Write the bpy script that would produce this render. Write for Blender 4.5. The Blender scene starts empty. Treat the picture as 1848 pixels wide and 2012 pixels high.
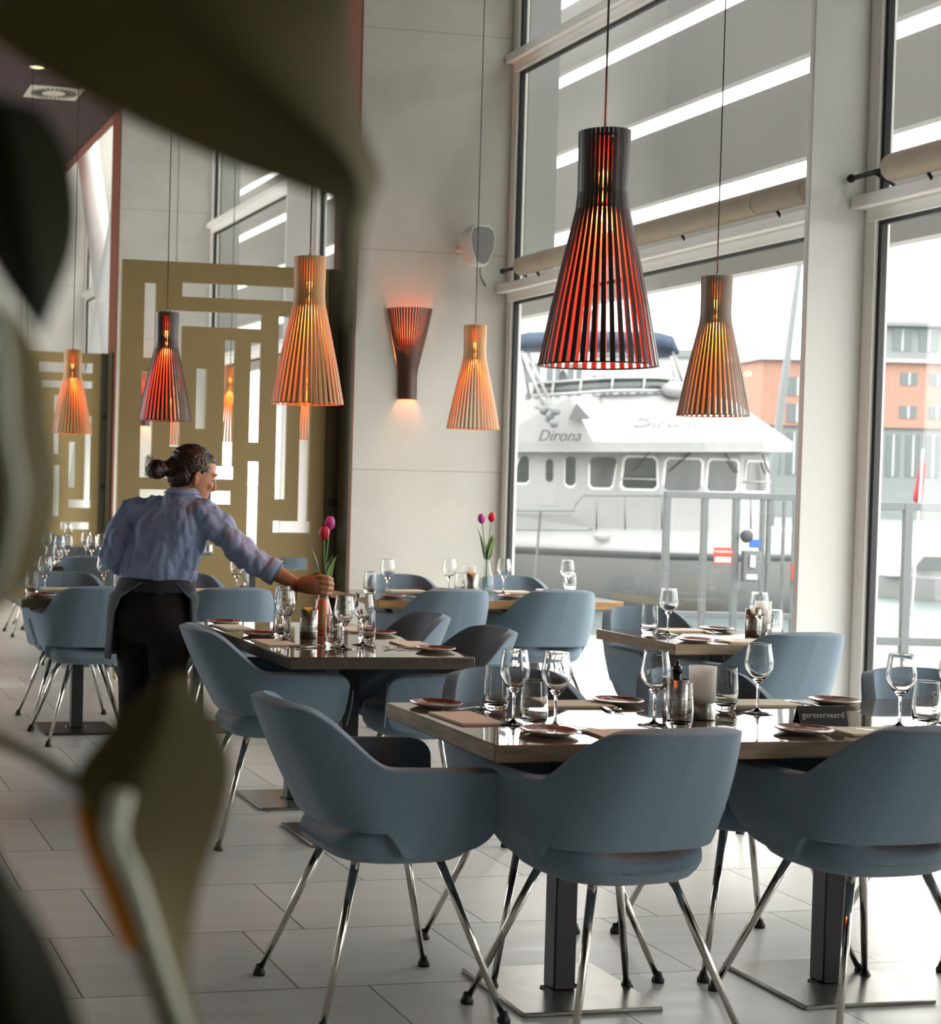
import bpy, bmesh, math, random
from mathutils import Vector, Matrix, noise
PI = math.pi
R = math.radians
random.seed(7)
S = bpy.context.scene
COL = S.collection

# ------------------------------------------------------------------ camera, sky, exposure
CAM_H = 1.40
cam_data = bpy.data.cameras.new('camera')
cam = bpy.data.objects.new('camera', cam_data)
COL.objects.link(cam)
yaw, pitch, roll = math.atan(690 / 3250), math.atan(78 / 3250), 0.0228
fwd = Vector((math.sin(yaw) * math.cos(pitch), math.cos(yaw) * math.cos(pitch), -math.sin(pitch)))
r0 = Vector((math.cos(yaw), -math.sin(yaw), 0))
u0 = r0.cross(fwd)
rgt = r0 * math.cos(roll) + u0 * math.sin(roll)
upv = u0 * math.cos(roll) - r0 * math.sin(roll)
mw = Matrix((rgt, upv, -fwd)).transposed().to_4x4()
mw.translation = (0, 0, CAM_H)
cam.matrix_world = mw
cam_data.sensor_width = 36
cam_data.lens = 36 * 3250 / 2012
cam_data.shift_x = (924 - 250) / 2012
cam_data.clip_start = 0.05
cam_data.clip_end = 600
cam_data.dof.use_dof = True
cam_data.dof.focus_distance = 5.6
cam_data.dof.aperture_fstop = 5.6
S.camera = cam

world = bpy.data.worlds.new('overcast_sky')
S.world = world
world.use_nodes = True
wn = world.node_tree.nodes; wl = world.node_tree.links
bg = wn['Background']
bg.inputs['Strength'].default_value = 4.2
tc = wn.new('ShaderNodeTexCoord'); sep = wn.new('ShaderNodeSeparateXYZ'); cr = wn.new('ShaderNodeValToRGB')
wl.new(tc.outputs['Generated'], sep.inputs[0]); wl.new(sep.outputs['Z'], cr.inputs[0]); wl.new(cr.outputs[0], bg.inputs['Color'])
cr.color_ramp.elements[0].position = 0.0; cr.color_ramp.elements[0].color = (.84, .84, .83, 1)
cr.color_ramp.elements[1].position = 0.5; cr.color_ramp.elements[1].color = (1.0, 1.01, 1.0, 1)
S.view_settings.view_transform = 'Standard'
S.view_settings.look = 'None'
S.view_settings.gamma = 1
S.view_settings.use_curve_mapping = False
S.view_settings.exposure = 1.15
cy = S.cycles
cy.use_denoising = True
cy.max_bounces = 12; cy.diffuse_bounces = 5; cy.glossy_bounces = 4; cy.transmission_bounces = 10; cy.transparent_max_bounces = 16
cy.caustics_reflective = False; cy.caustics_refractive = False
cy.sample_clamp_indirect = 6
cy.use_adaptive_sampling = True; cy.adaptive_threshold = 0.02

# ------------------------------------------------------------------ helpers
def lin(h):
    h = h.lstrip('#')
    f = lambda v: v / 12.92 if v <= .04045 else ((v + .055) / 1.055) ** 2.4
    return tuple(f(int(h[i:i + 2], 16) / 255) for i in (0, 2, 4)) + (1,)

def mat(name, base, rough=.5, metal=0, noise_scale=None, var=.1, stretch=(1, 1, 1), bump=0, bump_scale=None, **kw):
    m = bpy.data.materials.new(name); m.use_nodes = True
    nt = m.node_tree; b = nt.nodes['Principled BSDF']
    c = lin(base)
    b.inputs['Base Color'].default_value = c
    b.inputs['Roughness'].default_value = rough
    b.inputs['Metallic'].default_value = metal
    for k, v in kw.items():
        b.inputs[k.replace('_', ' ')].default_value = v
    if noise_scale or bump:
        t = nt.nodes.new('ShaderNodeTexCoord'); mp = nt.nodes.new('ShaderNodeMapping'); mp.inputs['Scale'].default_value = stretch
        nt.links.new(t.outputs['Object'], mp.inputs[0])
    if noise_scale:
        n = nt.nodes.new('ShaderNodeTexNoise'); n.inputs['Scale'].default_value = noise_scale; n.inputs['Detail'].default_value = 5
        nt.links.new(mp.outputs[0], n.inputs['Vector'])
        r = nt.nodes.new('ShaderNodeValToRGB')
        r.color_ramp.elements[0].position = .3; r.color_ramp.elements[1].position = .7
        r.color_ramp.elements[0].color = tuple(x * (1 - var) for x in c[:3]) + (1,)
        r.color_ramp.elements[1].color = tuple(min(1, x * (1 + var)) for x in c[:3]) + (1,)
        nt.links.new(n.outputs[0], r.inputs[0]); nt.links.new(r.outputs[0], b.inputs['Base Color'])
    if bump:
        n2 = nt.nodes.new('ShaderNodeTexNoise'); n2.inputs['Scale'].default_value = bump_scale or 200; n2.inputs['Detail'].default_value = 3
        nt.links.new(mp.outputs[0], n2.inputs['Vector'])
        bp = nt.nodes.new('ShaderNodeBump'); bp.inputs['Strength'].default_value = bump; bp.inputs['Distance'].default_value = .01
        nt.links.new(n2.outputs[0], bp.inputs['Height']); nt.links.new(bp.outputs[0], b.inputs['Normal'])
    return m

def emit(name, base, strength):
    m = bpy.data.materials.new(name); m.use_nodes = True
    b = m.node_tree.nodes['Principled BSDF']
    b.inputs['Base Color'].default_value = lin(base)
    b.inputs['Emission Color'].default_value = lin(base); b.inputs['Emission Strength'].default_value = strength
    return m

def pane_mat(name, tint, gain=.6):
    m = bpy.data.materials.new(name); m.use_nodes = True; nt = m.node_tree
    for n in list(nt.nodes): nt.nodes.remove(n)
    o = nt.nodes.new('ShaderNodeOutputMaterial'); mx = nt.nodes.new('ShaderNodeMixShader')
    t = nt.nodes.new('ShaderNodeBsdfTransparent'); g = nt.nodes.new('ShaderNodeBsdfGlossy'); f = nt.nodes.new('ShaderNodeLayerWeight'); pw = nt.nodes.new('ShaderNodeMath'); pw.operation = 'POWER'; pw.inputs[1].default_value = 4; ml = nt.nodes.new('ShaderNodeMath'); ml.operation = 'MULTIPLY_ADD'; ml.inputs[1].default_value = gain; ml.inputs[2].default_value = .02
    t.inputs[0].default_value = lin(tint); g.inputs['Roughness'].default_value = 0.0
    f.inputs['Blend'].default_value = .5
    nt.links.new(f.outputs['Facing'], pw.inputs[0]); nt.links.new(pw.outputs[0], ml.inputs[0]); nt.links.new(ml.outputs[0], mx.inputs[0]); nt.links.new(t.outputs[0], mx.inputs[1]); nt.links.new(g.outputs[0], mx.inputs[2])
    nt.links.new(mx.outputs[0], o.inputs[0])
    return m

class MB:
    """collects shapes into one bmesh"""
    def __init__(s): s.bm = bmesh.new(); s.mi = 0
    def _add(s, verts, faces, smooth=False):
        vs = [s.bm.verts.new(v) for v in verts]
        for f in faces:
            try: fc = s.bm.faces.new([vs[i] for i in f]); fc.material_index = s.mi; fc.smooth = smooth
            except ValueError: pass
        return vs
    def box(s, x0, x1, y0, y1, z0, z1, rot=None, piv=None):
        v = [(x0,y0,z0),(x1,y0,z0),(x1,y1,z0),(x0,y1,z0),(x0,y0,z1),(x1,y0,z1),(x1,y1,z1),(x0,y1,z1)]
        if rot is not None:
            p = Vector(piv or ((x0+x1)/2,(y0+y1)/2,(z0+z1)/2)); v = [rot @ (Vector(q) - p) + p for q in v]
        return s._add(v, [(0,3,2,1),(4,5,6,7),(0,1,5,4),(1,2,6,5),(2,3,7,6),(3,0,4,7)])
    def rbox(s, x0, x1, y0, y1, z0, z1, b=.004, seg=2):
        vs = s.box(x0,x1,y0,y1,z0,z1)
        es = list({e for v in vs for e in v.link_edges})
        r = bmesh.ops.bevel(s.bm, geom=es, offset=b, segments=seg, affect='EDGES', profile=.5)
        for f in r['faces']: f.smooth = True
    def tube(s, pts, rad, n=12, cap=True, ref=None, smooth=True):
        pts = [Vector(p) for p in pts]; N = len(pts)
        if not isinstance(rad, (list, tuple)): rad = [rad] * N
        rings = []; prev = None
        for i, p in enumerate(pts):
            t = (pts[min(i+1,N-1)] - pts[max(i-1,0)]).normalized()
            if prev is None:
                a = Vector(ref) if ref else (Vector((0,0,1)) if abs(t.z) < .9 else Vector((1,0,0)))
            else: a = prev
            x = (a - t * a.dot(t)).normalized(); y = t.cross(x); prev = x
            rr = rad[i] if isinstance(rad[i], (list, tuple)) else (rad[i], rad[i])
            rings.append([p + x * math.cos(2*PI*k/n) * rr[0] + y * math.sin(2*PI*k/n) * rr[1] for k in range(n)])
        s.rings(rings, cap=cap, smooth=smooth)
    def rings(s, rings, cap=True, smooth=True, closed=True):
        n = len(rings[0]); vv = [[s.bm.verts.new(p) for p in r] for r in rings]
        for i in range(len(rings)-1):
            for k in range(n if closed else n-1):
                q = (vv[i][k], vv[i][(k+1)%n], vv[i+1][(k+1)%n], vv[i+1][k])
                try: f = s.bm.faces.new(q); f.smooth = smooth; f.material_index = s.mi
                except ValueError: pass
        if cap and closed:
            for r in (vv[0][::-1], vv[-1]):
                f = s.bm.faces.new(r); f.material_index = s.mi; f.smooth = False
        return vv
    def lathe(s, prof, n=24, c=(0,0,0), smooth=True, mats=None):
        c = Vector(c); vv = []
        for r, z in prof:
            if r < 1e-6: vv.append([s.bm.verts.new(c + Vector((0,0,z)))])
            else: vv.append([s.bm.verts.new(c + Vector((r*math.cos(2*PI*k/n), r*math.sin(2*PI*k/n), z))) for k in range(n)])
        for i in range(len(prof)-1):
            a, b = vv[i], vv[i+1]
            for k in range(n):
                k2 = (k+1) % n
                if len(a) == 1 and len(b) == 1: continue
                q = (a[0], b[k2], b[k]) if len(a) == 1 else (a[k], a[k2], b[0]) if len(b) == 1 else (a[k], a[k2], b[k2], b[k])
                try: f = s.bm.faces.new(q); f.smooth = smooth; f.material_index = mats[i] if mats else s.mi
                except ValueError: pass
    def ball(s, c, r, u=16, v=10, rot=None):
        c = Vector(c); rr = r if isinstance(r, (tuple, list)) else (r, r, r)
        M = Matrix.Diagonal((*rr, 1)); M = (rot.to_4x4() if rot is not None else Matrix()) @ M
        res = bmesh.ops.create_uvsphere(s.bm, u_segments=u, v_segments=v, radius=1, matrix=Matrix.Translation(c) @ M)
        for w in res['verts']:
            for f in w.link_faces: f.smooth = True; f.material_index = s.mi
    def poly(s, pts, ext):
        """closed outline extruded by the vector ext"""
        ext = Vector(ext); n = len(pts)
        v = [Vector(p) for p in pts] + [Vector(p) + ext for p in pts]
        s._add(v, [tuple(range(n))[::-1], tuple(range(n, 2*n))] + [(i, (i+1)%n, n+(i+1)%n, n+i) for i in range(n)])
    def build(s, name, m, parent=None, loc=None, normals=True):
        if normals: bmesh.ops.recalc_face_normals(s.bm, faces=s.bm.faces)
        me = bpy.data.meshes.new(name); s.bm.to_mesh(me); s.bm.free()
        for x in (m if isinstance(m, (list, tuple)) else [m]): me.materials.append(x)
        o = bpy.data.objects.new(name, me); COL.objects.link(o)
        if parent: o.parent = parent
        if loc is not None: o.location = loc
        return o

def bake(o, *mods):
    """apply modifiers (type, settings) to an object's mesh"""
    for ty, kw in mods:
        m = o.modifiers.new(ty, ty)
        for k, v in kw.items(): setattr(m, k, v)
    dg = bpy.context.evaluated_depsgraph_get(); dg.update()
    me = bpy.data.meshes.new_from_object(o.evaluated_get(dg), depsgraph=dg)
    o.modifiers.clear(); old = o.data; o.data = me; bpy.data.meshes.remove(old); me.name = o.name
    for p in me.polygons: p.use_smooth = True
    return o

def tag(o, label, cat, group=None, kind=None):
    o['label'] = label; o['category'] = cat
    if group: o['group'] = group
    if kind: o['kind'] = kind
    return o
def thing(name, label, cat, loc=(0,0,0), rz=0, group=None):
    o = bpy.data.objects.new(name, None); COL.objects.link(o)
    o.location = loc; o.rotation_euler = (0, 0, rz); o.empty_display_size = .1
    return tag(o, label, cat, group)
def struct(o, label=None):
    o['kind'] = 'structure'
    if label: o['label'] = label
    return o
def copy_tree(o, parent=None):
    c = o.copy(); COL.objects.link(c)
    if parent: c.parent = parent
    for ch in list(o.children): copy_tree(ch, c)
    return c
class Kind:
    """first use hands out the built thing itself, later uses copy it with its parts"""
    def __init__(s, o): s.o = o; s.used = False
    def put(s, loc, rz, label, group=None):
        o = copy_tree(s.o) if s.used else s.o
        s.used = True
        o.location = loc; o.rotation_euler = (0, 0, rz); o['label'] = label
        if group: o['group'] = group
        return o
def text_mesh(name, body, size, m, parent, extrude=.0004, shear=0, align='CENTER', mtx=None, bend=None):
    cu = bpy.data.curves.new(name, 'FONT'); cu.body = body; cu.size = size; cu.extrude = extrude; cu.shear = shear
    cu.align_x = align; cu.align_y = 'CENTER'; cu.resolution_u = 3
    t = bpy.data.objects.new('tmp_text', cu); COL.objects.link(t)
    dg = bpy.context.evaluated_depsgraph_get(); dg.update()
    me = bpy.data.meshes.new_from_object(t.evaluated_get(dg), depsgraph=dg)
    bpy.data.objects.remove(t); bpy.data.curves.remove(cu)
    me.name = name; me.materials.clear(); me.materials.append(m)
    if bend:
        for v in me.vertices: v.co = bend(v.co)
    if mtx is not None: me.transform(mtx)
    o = bpy.data.objects.new(name, me); COL.objects.link(o)
    if parent: o.parent = parent
    return o

# ------------------------------------------------------------------ materials
M = {}
M['concrete'] = mat('cast concrete', '#c9c8c0', .75, noise_scale=1.6, var=.08, bump=.15, bump_scale=60)
def joints(m):
    nt = m.node_tree; b_ = nt.nodes['Principled BSDF']; t_ = nt.nodes.new('ShaderNodeTexCoord'); sp = nt.nodes.new('ShaderNodeSeparateXYZ'); cb = nt.nodes.new('ShaderNodeCombineXYZ'); br_ = nt.nodes.new('ShaderNodeTexBrick')
    br_.offset = 0; br_.inputs['Scale'].default_value = 1; br_.inputs['Brick Width'].default_value = 30; br_.inputs['Row Height'].default_value = 1.455; br_.inputs['Mortar Size'].default_value = .004
    br_.inputs['Color1'].default_value = (1, 1, 1, 1); br_.inputs['Color2'].default_value = (1, 1, 1, 1); br_.inputs['Mortar'].default_value = (.72, .71, .69, 1)
    mx = nt.nodes.new('ShaderNodeMixRGB'); mx.blend_type = 'MULTIPLY'; mx.inputs[0].default_value = 1; L = nt.links.new
    L(t_.outputs['Object'], sp.inputs[0]); L(sp.outputs['X'], cb.inputs[0]); L(sp.outputs['Z'], cb.inputs[1]); L(cb.outputs[0], br_.inputs['Vector'])
    src_ = b_.inputs['Base Color'].links[0].from_socket
    L(src_, mx.inputs[1]); L(br_.outputs['Color'], mx.inputs[2]); L(mx.outputs[0], b_.inputs['Base Color'])
joints(M['concrete'])
M['plaster'] = mat('pale plaster', '#cfcfca', .8, noise_scale=1.0, var=.03)
M['white_paint'] = mat('white painted steel', '#dcdddb', .55)
M['frame'] = mat('window frame white', '#f3f3ef', .4)
M['seal'] = mat('black window seal', '#15181a', .5)
M['redbrown'] = mat('red brown paint', '#7c4634', .7, noise_scale=3, var=.06)
M['ceiling'] = mat('dark maroon ceiling', '#33201f', .85)
M['olive'] = mat('olive lacquered board', '#a08b5c', .6, noise_scale=8, var=.03)
M['olive_dark'] = mat('dark olive post', '#4d4836', .6)
M['chair'] = mat('blue wool felt', '#6b8090', .92, noise_scale=260, var=.12, bump=.25, bump_scale=700, Sheen_Weight=.25)
M['chrome'] = mat('chrome', '#c9c6c0', .12, 1)
M['rubber'] = mat('black rubber', '#121212', .6)
M['black'] = mat('black powder coat', '#15161a', .45)
M['base_steel'] = mat('brushed base steel', '#85827d', .3, .9, noise_scale=14, var=.1)
M['steel'] = mat('cutlery steel', '#bdbab3', .18, 1)
M['can_steel'] = mat('brushed can steel', '#9c9a96', .3, 1, noise_scale=60, var=.15, stretch=(1, 1, .05))
M['edge_wood'] = mat('weathered edge wood', '#7d6a52', .6, noise_scale=7, var=.4, stretch=(1, 1, 6), bump=.3, bump_scale=60)
M['edge_oak'] = mat('warm oak edge', '#9c7440', .5, noise_scale=9, var=.25, stretch=(1, 1, 6))
M['edge_dark'] = mat('dark stained edge', '#40352c', .35, noise_scale=30, var=.4, stretch=(4, 4, 1))
M['top_wood'] = mat('polished table top', '#55483a', .035, noise_scale=4, var=.25, stretch=(1, 8, 1))
M['plate_red'] = mat('red brown glaze', '#7c3d30', .12, noise_scale=90, var=.2)
M['plate_rim'] = mat('cream glaze', '#d9d4c6', .2)
M['napkin'] = mat('beige paper', '#ddd3bd', .85)
M['sign_black'] = mat('black board', '#121315', .45)
M['sign_text'] = mat('grey lettering', '#dcdcd8', .6)
M['etch'] = mat('white etched lettering', '#e6e6e2', .7)
M['bottle'] = mat('dark green cap', '#10261d', .3)
M['candle_wax'] = mat('white wax', '#e8e2d4', .6)
M['orange_glass'] = mat('orange wax', '#e05a22', .35)
M['yellow'] = mat('yellow paper', '#e3a722', .6)
M['stem'] = mat('tulip green', '#5d8a35', .5)
M['tulip_leaf'] = mat('tulip leaf', '#5c7c3a', .5, noise_scale=20, var=.2, stretch=(6, 6, 1))
M['petal_red'] = mat('red petal', '#c21f38', .5)
M['petal_pink'] = mat('purple pink petal', '#b53796', .5)
M['speaker'] = mat('grey speaker plastic', '#7f7f7f', .6)
M['speaker_white'] = mat('white speaker plastic', '#d8d8d6', .5)
M['blind'] = mat('padded beige blind fabric', '#b8ac98', .8, noise_scale=12, var=.06)
M['oak'] = mat('birch slat', '#c99a62', .5, noise_scale=30, var=.12, stretch=(1, 1, .05))
M['dark_slat'] = mat('black laminate slat', '#2a2220', .35)
M['walnut'] = mat('walnut slat', '#472d22', .45, noise_scale=30, var=.12, stretch=(1, 1, .05))
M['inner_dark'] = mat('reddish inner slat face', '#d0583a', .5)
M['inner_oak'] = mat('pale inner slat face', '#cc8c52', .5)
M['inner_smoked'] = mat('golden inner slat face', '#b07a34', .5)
M['smoked'] = mat('smoked oak slat', '#75624f', .45, noise_scale=30, var=.12, stretch=(1, 1, .05))
M['cord'] = mat('black cord', '#0e0e0e', .5)
M['bulb'] = emit('warm bulb', '#ff9a4a', 30)
M['spot'] = emit('lit downlight', '#ffc670', 6)
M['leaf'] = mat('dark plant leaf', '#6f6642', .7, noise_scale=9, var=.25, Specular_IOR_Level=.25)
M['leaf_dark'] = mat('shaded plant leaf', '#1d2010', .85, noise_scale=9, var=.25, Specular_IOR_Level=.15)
_nt = M['leaf'].node_tree; _tr = _nt.nodes.new('ShaderNodeBsdfTranslucent'); _tr.inputs[0].default_value = lin('#8a8048'); _mx = _nt.nodes.new('ShaderNodeMixShader'); _mx.inputs[0].default_value = .3
_nt.links.new(_nt.nodes['Principled BSDF'].outputs[0], _mx.inputs[1]); _nt.links.new(_tr.outputs[0], _mx.inputs[2]); _nt.links.new(_mx.outputs[0], _nt.nodes['Material Output'].inputs[0])
M['leaf_rib'] = mat('pale leaf rib', '#e9edd8', .4)
M['leaf_orange'] = mat('orange leaf edge', '#f09a28', .5)
M['terracotta'] = mat('dark planter', '#3c3a38', .6)
M['soil'] = mat('soil', '#1e1711', .95)
M['skin'] = mat('skin', '#b07a58', .5, noise_scale=30, var=.06, Subsurface_Weight=.08)
M['hair'] = mat('dark brown hair', '#2c1a14', .38, noise_scale=40, var=.5, stretch=(1, .12, 1), bump=.5, bump_scale=90)
M['shirt'] = mat('light blue chambray', '#8f9fc2', .85, noise_scale=300, var=.12, bump=.2, bump_scale=500)
M['trousers'] = mat('black trousers', '#08080a', .9)
M['denim'] = mat('dark denim', '#262c31', .85, noise_scale=250, var=.25)
M['denim_band'] = mat('washed denim binding', '#62707a', .85, noise_scale=250, var=.2)
M['thread'] = mat('red thread', '#a03030', .7)
M['eye'] = mat('eye white', '#8f8378', .2)
M['lip'] = mat('lip', '#8c4b44', .45)
M['gel'] = mat('boat gelcoat', '#8f9191', .4)
M['hull'] = mat('boat lower hull', '#7c7e7c', .45)
M['boat_window'] = mat('tinted boat window', '#323b3a', .08)
M['boat_dark'] = mat('dark boat trim', '#3c3f42', .5)
M['navy'] = mat('navy canvas', '#39475c', .8)
M['boat_text'] = mat('grey boat lettering', '#3a4043', .5)
M['boat_text_pale'] = mat('faded boat lettering', '#6f7375', .5)
M['galv'] = mat('galvanised steel', '#666c6e', .5, .2)
M['sign_red'] = mat('red sign', '#c8402f', .5)
M['sign_white'] = mat('white sign', '#ece9e4', .5)
M['sign_blue'] = mat('blue sign', '#2f63b8', .5)
M['louvre'] = mat('louvre blade', '#dcdedd', .6, noise_scale=.7, var=.05)
M['paving'] = mat('pale paving', '#cfcdc6', .7, noise_scale=3, var=.08)
M['quay_deck'] = mat('grey quay deck', '#6c6e6c', .7, noise_scale=2, var=.08)
M['water'] = mat('harbour water', '#566060', .35, noise_scale=.6, var=.12, bump=.6, bump_scale=1.5, Specular_IOR_Level=.12)
M['brick'] = mat('orange brick', '#8e6d60', .85, noise_scale=2, var=.06)
M['pale_wall'] = mat('pale facade', '#a2a5a4', .8)
M['grey_wall'] = mat('grey facade', '#6c7272', .7)
M['house_glass'] = mat('facade glass', '#485356', .15)
M['flag'] = mat('red flag', '#b03038', .7)
M['frost'] = mat('frosted glass', '#e9e9e5', .5)
_nt = M['frost'].node_tree; _tr = _nt.nodes.new('ShaderNodeBsdfTranslucent'); _tr.inputs[0].default_value = (.95, .95, .93, 1); _mx = _nt.nodes.new('ShaderNodeMixShader'); _mx.inputs[0].default_value = .65
_nt.links.new(_nt.nodes['Principled BSDF'].outputs[0], _mx.inputs[1]); _nt.links.new(_tr.outputs[0], _mx.inputs[2]); _nt.links.new(_mx.outputs[0], _nt.nodes['Material Output'].inputs[0])
M['vent'] = mat('white vent', '#b9b2a4', .6)
M['glass'] = bpy.data.materials.new('clear drinking glass'); M['glass'].use_nodes = True
_b = M['glass'].node_tree.nodes['Principled BSDF']
_b.inputs['Base Color'].default_value = (.98, .99, .99, 1); _b.inputs['Transmission Weight'].default_value = 1; _b.inputs['Roughness'].default_value = 0; _b.inputs['IOR'].default_value = 1.45
M['thin_glass'] = pane_mat('thin clear glass', '#f8fafa', .75)
M['pane'] = pane_mat('window pane glass', '#efeeec')

# floor: grey tiles in running bond
def tile_mat():
    m = bpy.data.materials.new('grey floor tile'); m.use_nodes = True; nt = m.node_tree; b = nt.nodes['Principled BSDF']
    t = nt.nodes.new('ShaderNodeTexCoord'); mp = nt.nodes.new('ShaderNodeMapping'); mp.inputs['Location'].default_value = (.18, .23, 0)
    br = nt.nodes.new('ShaderNodeTexBrick'); br.offset = .333; br.inputs['Scale'].default_value = 1
    br.inputs['Brick Width'].default_value = .6; br.inputs['Row Height'].default_value = .565; br.inputs['Mortar Size'].default_value = .0028
    br.inputs['Mortar Smooth'].default_value = .3; br.inputs['Bias'].default_value = 0
    br.inputs['Color1'].default_value = lin('#bcbcb8'); br.inputs['Color2'].default_value = lin('#cfcec9'); br.inputs['Mortar'].default_value = lin('#3a3836')
    nz = nt.nodes.new('ShaderNodeTexNoise'); nz.inputs['Scale'].default_value = 3; nz.inputs['Detail'].default_value = 6
    mp2 = nt.nodes.new('ShaderNodeMapping'); mp2.inputs['Scale'].default_value = (.5, 5, 1)
    mx = nt.nodes.new('ShaderNodeMixRGB'); mx.blend_type = 'OVERLAY'; mx.inputs[0].default_value = .22
    L = nt.links.new
    L(t.outputs['Object'], mp.inputs[0]); L(mp.outputs[0], br.inputs['Vector']); L(t.outputs['Object'], mp2.inputs[0]); L(mp2.outputs[0], nz.inputs['Vector'])
    L(br.outputs['Color'], mx.inputs[1]); L(nz.outputs[0], mx.inputs[2]); L(mx.outputs[0], b.inputs['Base Color'])
    rr = nt.nodes.new('ShaderNodeMapRange'); rr.inputs['To Min'].default_value = .24; rr.inputs['To Max'].default_value = .42
    L(nz.outputs[0], rr.inputs[0]); L(rr.outputs[0], b.inputs['Roughness'])
    bp = nt.nodes.new('ShaderNodeBump'); bp.inputs['Strength'].default_value = .4; bp.inputs['Distance'].default_value = .004; bp.invert = True
    L(br.outputs['Fac'], bp.inputs['Height']); L(bp.outputs[0], b.inputs['Normal'])
    return m
M['tile'] = tile_mat()

# ------------------------------------------------------------------ the room
XW, CEIL = 4.80, 5.50
b = MB(); b.box(-4.2, 4.86, -4.7, 26.2, -.12, 0); struct(b.build('floor', M['tile']), 'grey stone tile floor in running bond')
b = MB(); b.box(-4.4, 5.2, -4.9, 18.72, CEIL, CEIL + .3); b.box(-4.4, 3.70, 18.72, 26.4, CEIL, CEIL + .3); struct(b.build('ceiling', M['ceiling']), 'dark maroon ceiling')
b = MB(); b.box(3.70, 3.80, 18.72, 26.2, CEIL - .02, 7.4); struct(b.build('trim_1', M['redbrown']), 'red brown fascia along the ceiling edge')
b = MB(); b.box(3.8, 5.2, 18.72, 26.4, 7.4, 7.6); struct(b.build('ceiling_far', M['plaster']), 'high ceiling over the far void')
b = MB(); b.box(-4.2, 5.2, 26.2, 26.5, -.1, 7.5); struct(b.build('wall_far', M['concrete']), 'pale concrete wall at the far end')
b = MB()
b.box(-4.4, -4.2, -4.7, 12.2, 0, CEIL); b.box(-4.4, -4.2, 15.4, 17.2, 0, CEIL); b.box(-4.4, -4.2, 20.4, 26.2, 0, CEIL)
for ya, yb in ((12.2, 15.4), (17.2, 20.4)):  # unseen openings, added to let more daylight in from the left
    b.box(-4.4, -4.2, ya, yb, 0, .7); b.box(-4.4, -4.2, ya, yb, 4.3, CEIL)
struct(b.build('wall_left', M['plaster']))
b = MB(); b.box(-4.4, 4.9, -4.9, -4.7, 0, CEIL)
struct(b.build('wall_back', M['plaster']))
b = MB(); b.box(XW, XW + .1, -4.7, -1.2, 0, CEIL); struct(b.build('wall_added_right', M['plaster']))  # unseen wall, added over a window bay to dim the near chairs

# concrete piers standing out from the glass front, with red-brown ends
for i, y in enumerate((2.5, 10.4, 18.3)):
    b = MB(); b.box(3.72, XW + .02, y, y + .42, 0, CEIL)
    struct(b.build('wall_pier', M['concrete']), ('concrete pier at the near end', 'concrete pier with the wall sconce and loudspeaker', 'far concrete pier beyond the pierced screen')[i])
    b = MB(); b.box(3.705, 3.719, y - .004, y + .424, 0, CEIL); struct(b.build('trim_pier_end', M['redbrown']), 'red brown painted end of the concrete pier')
    b = MB(); b.box(XW + .1, XW + .32, y, y + .42, 2.66, CEIL + 1); struct(b.build('wall_reflection_strip', M['pale_wall']))  # hanging strip, added to stand in for the pier mirrored in the glass
for y in (6.65, 14.5, 22.2):
    b = MB(); b.rbox(4.5, XW + .04, y, y + .035, 0, 7.3 if y > 20 else CEIL, .006, 2)
    struct(b.build('wall_fin', M['white_paint']), 'white painted fin wall between two windows')

# windows: outer frame, sill rail at head height, high rail, panes
def window(n, y0, y1, top=CEIL):
    f = MB(); w = .075
    f.rbox(XW - .02, XW + .06, y0, y0 + w, 0, top, .006); f.rbox(XW - .02, XW + .06, y1 - w, y1, 0, top, .006)
    f.rbox(XW - .02, XW + .06, y0 + w, y1 - w, 0, .09, .006)
    o = struct(f.build('window_%d' % n, M['frame']), 'tall white framed window')
    r = MB(); r.rbox(XW - .10, XW + .06, y0 + .01, y1 - .01, 2.655, 2.715, .008); r.rbox(XW - .03, XW + .06, y0 + .03, y1 - .03, 2.60, 2.66, .006)
    r.build('window_rail', M['frame'], o)
    r = MB(); r.rbox(XW - .08, XW + .06, y0 + .01, y1 - .01, 4.19, 4.25, .008); r.rbox(XW - .03, XW + .06, y0 + .03, y1 - .03, 4.13, 4.19, .006)
    r.build('window_rail', M['frame'], o)
    for za, zb in ((.09, 2.60), (2.715, 4.13), (4.25, top)):
        s = MB()
        s.box(XW + .0, XW + .03, y0 + w, y0 + w + .022, za, zb); s.box(XW + .0, XW + .03, y1 - w - .022, y1 - w, za, zb); s.box(XW, XW + .03, y0 + w + .022, y1 - w - .022, zb - .018, zb)
        s.build('seal', M['seal'], o)
        p = MB(); p.box(XW + .012, XW + .018, y0 + w + .02, y1 - w - .02, za, zb - .01); p.build('pane', M['pane'], o)
for n, (ya, yb, tp) in enumerate(((-1.2, 2.5, CEIL), (2.92, 6.65, CEIL), (6.685, 10.4, CEIL), (10.82, 14.5, CEIL), (14.535, 18.3, CEIL), (18.72, 22.2, 7.3), (22.235, 26.2, 7.3))):
    window(n + 1, ya, yb, tp)

# crossed round bracing columns in the far bay
for ya, yb in ((19.6, 25.2), (25.2, 19.6)):
    b = MB(); b.tube([(4.42, ya, 0), (4.42, yb, 7.4)], .17, 20); struct(b.build('trim_brace_column', M['white_paint']), 'white round diagonal bracing column in the far bay')

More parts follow.
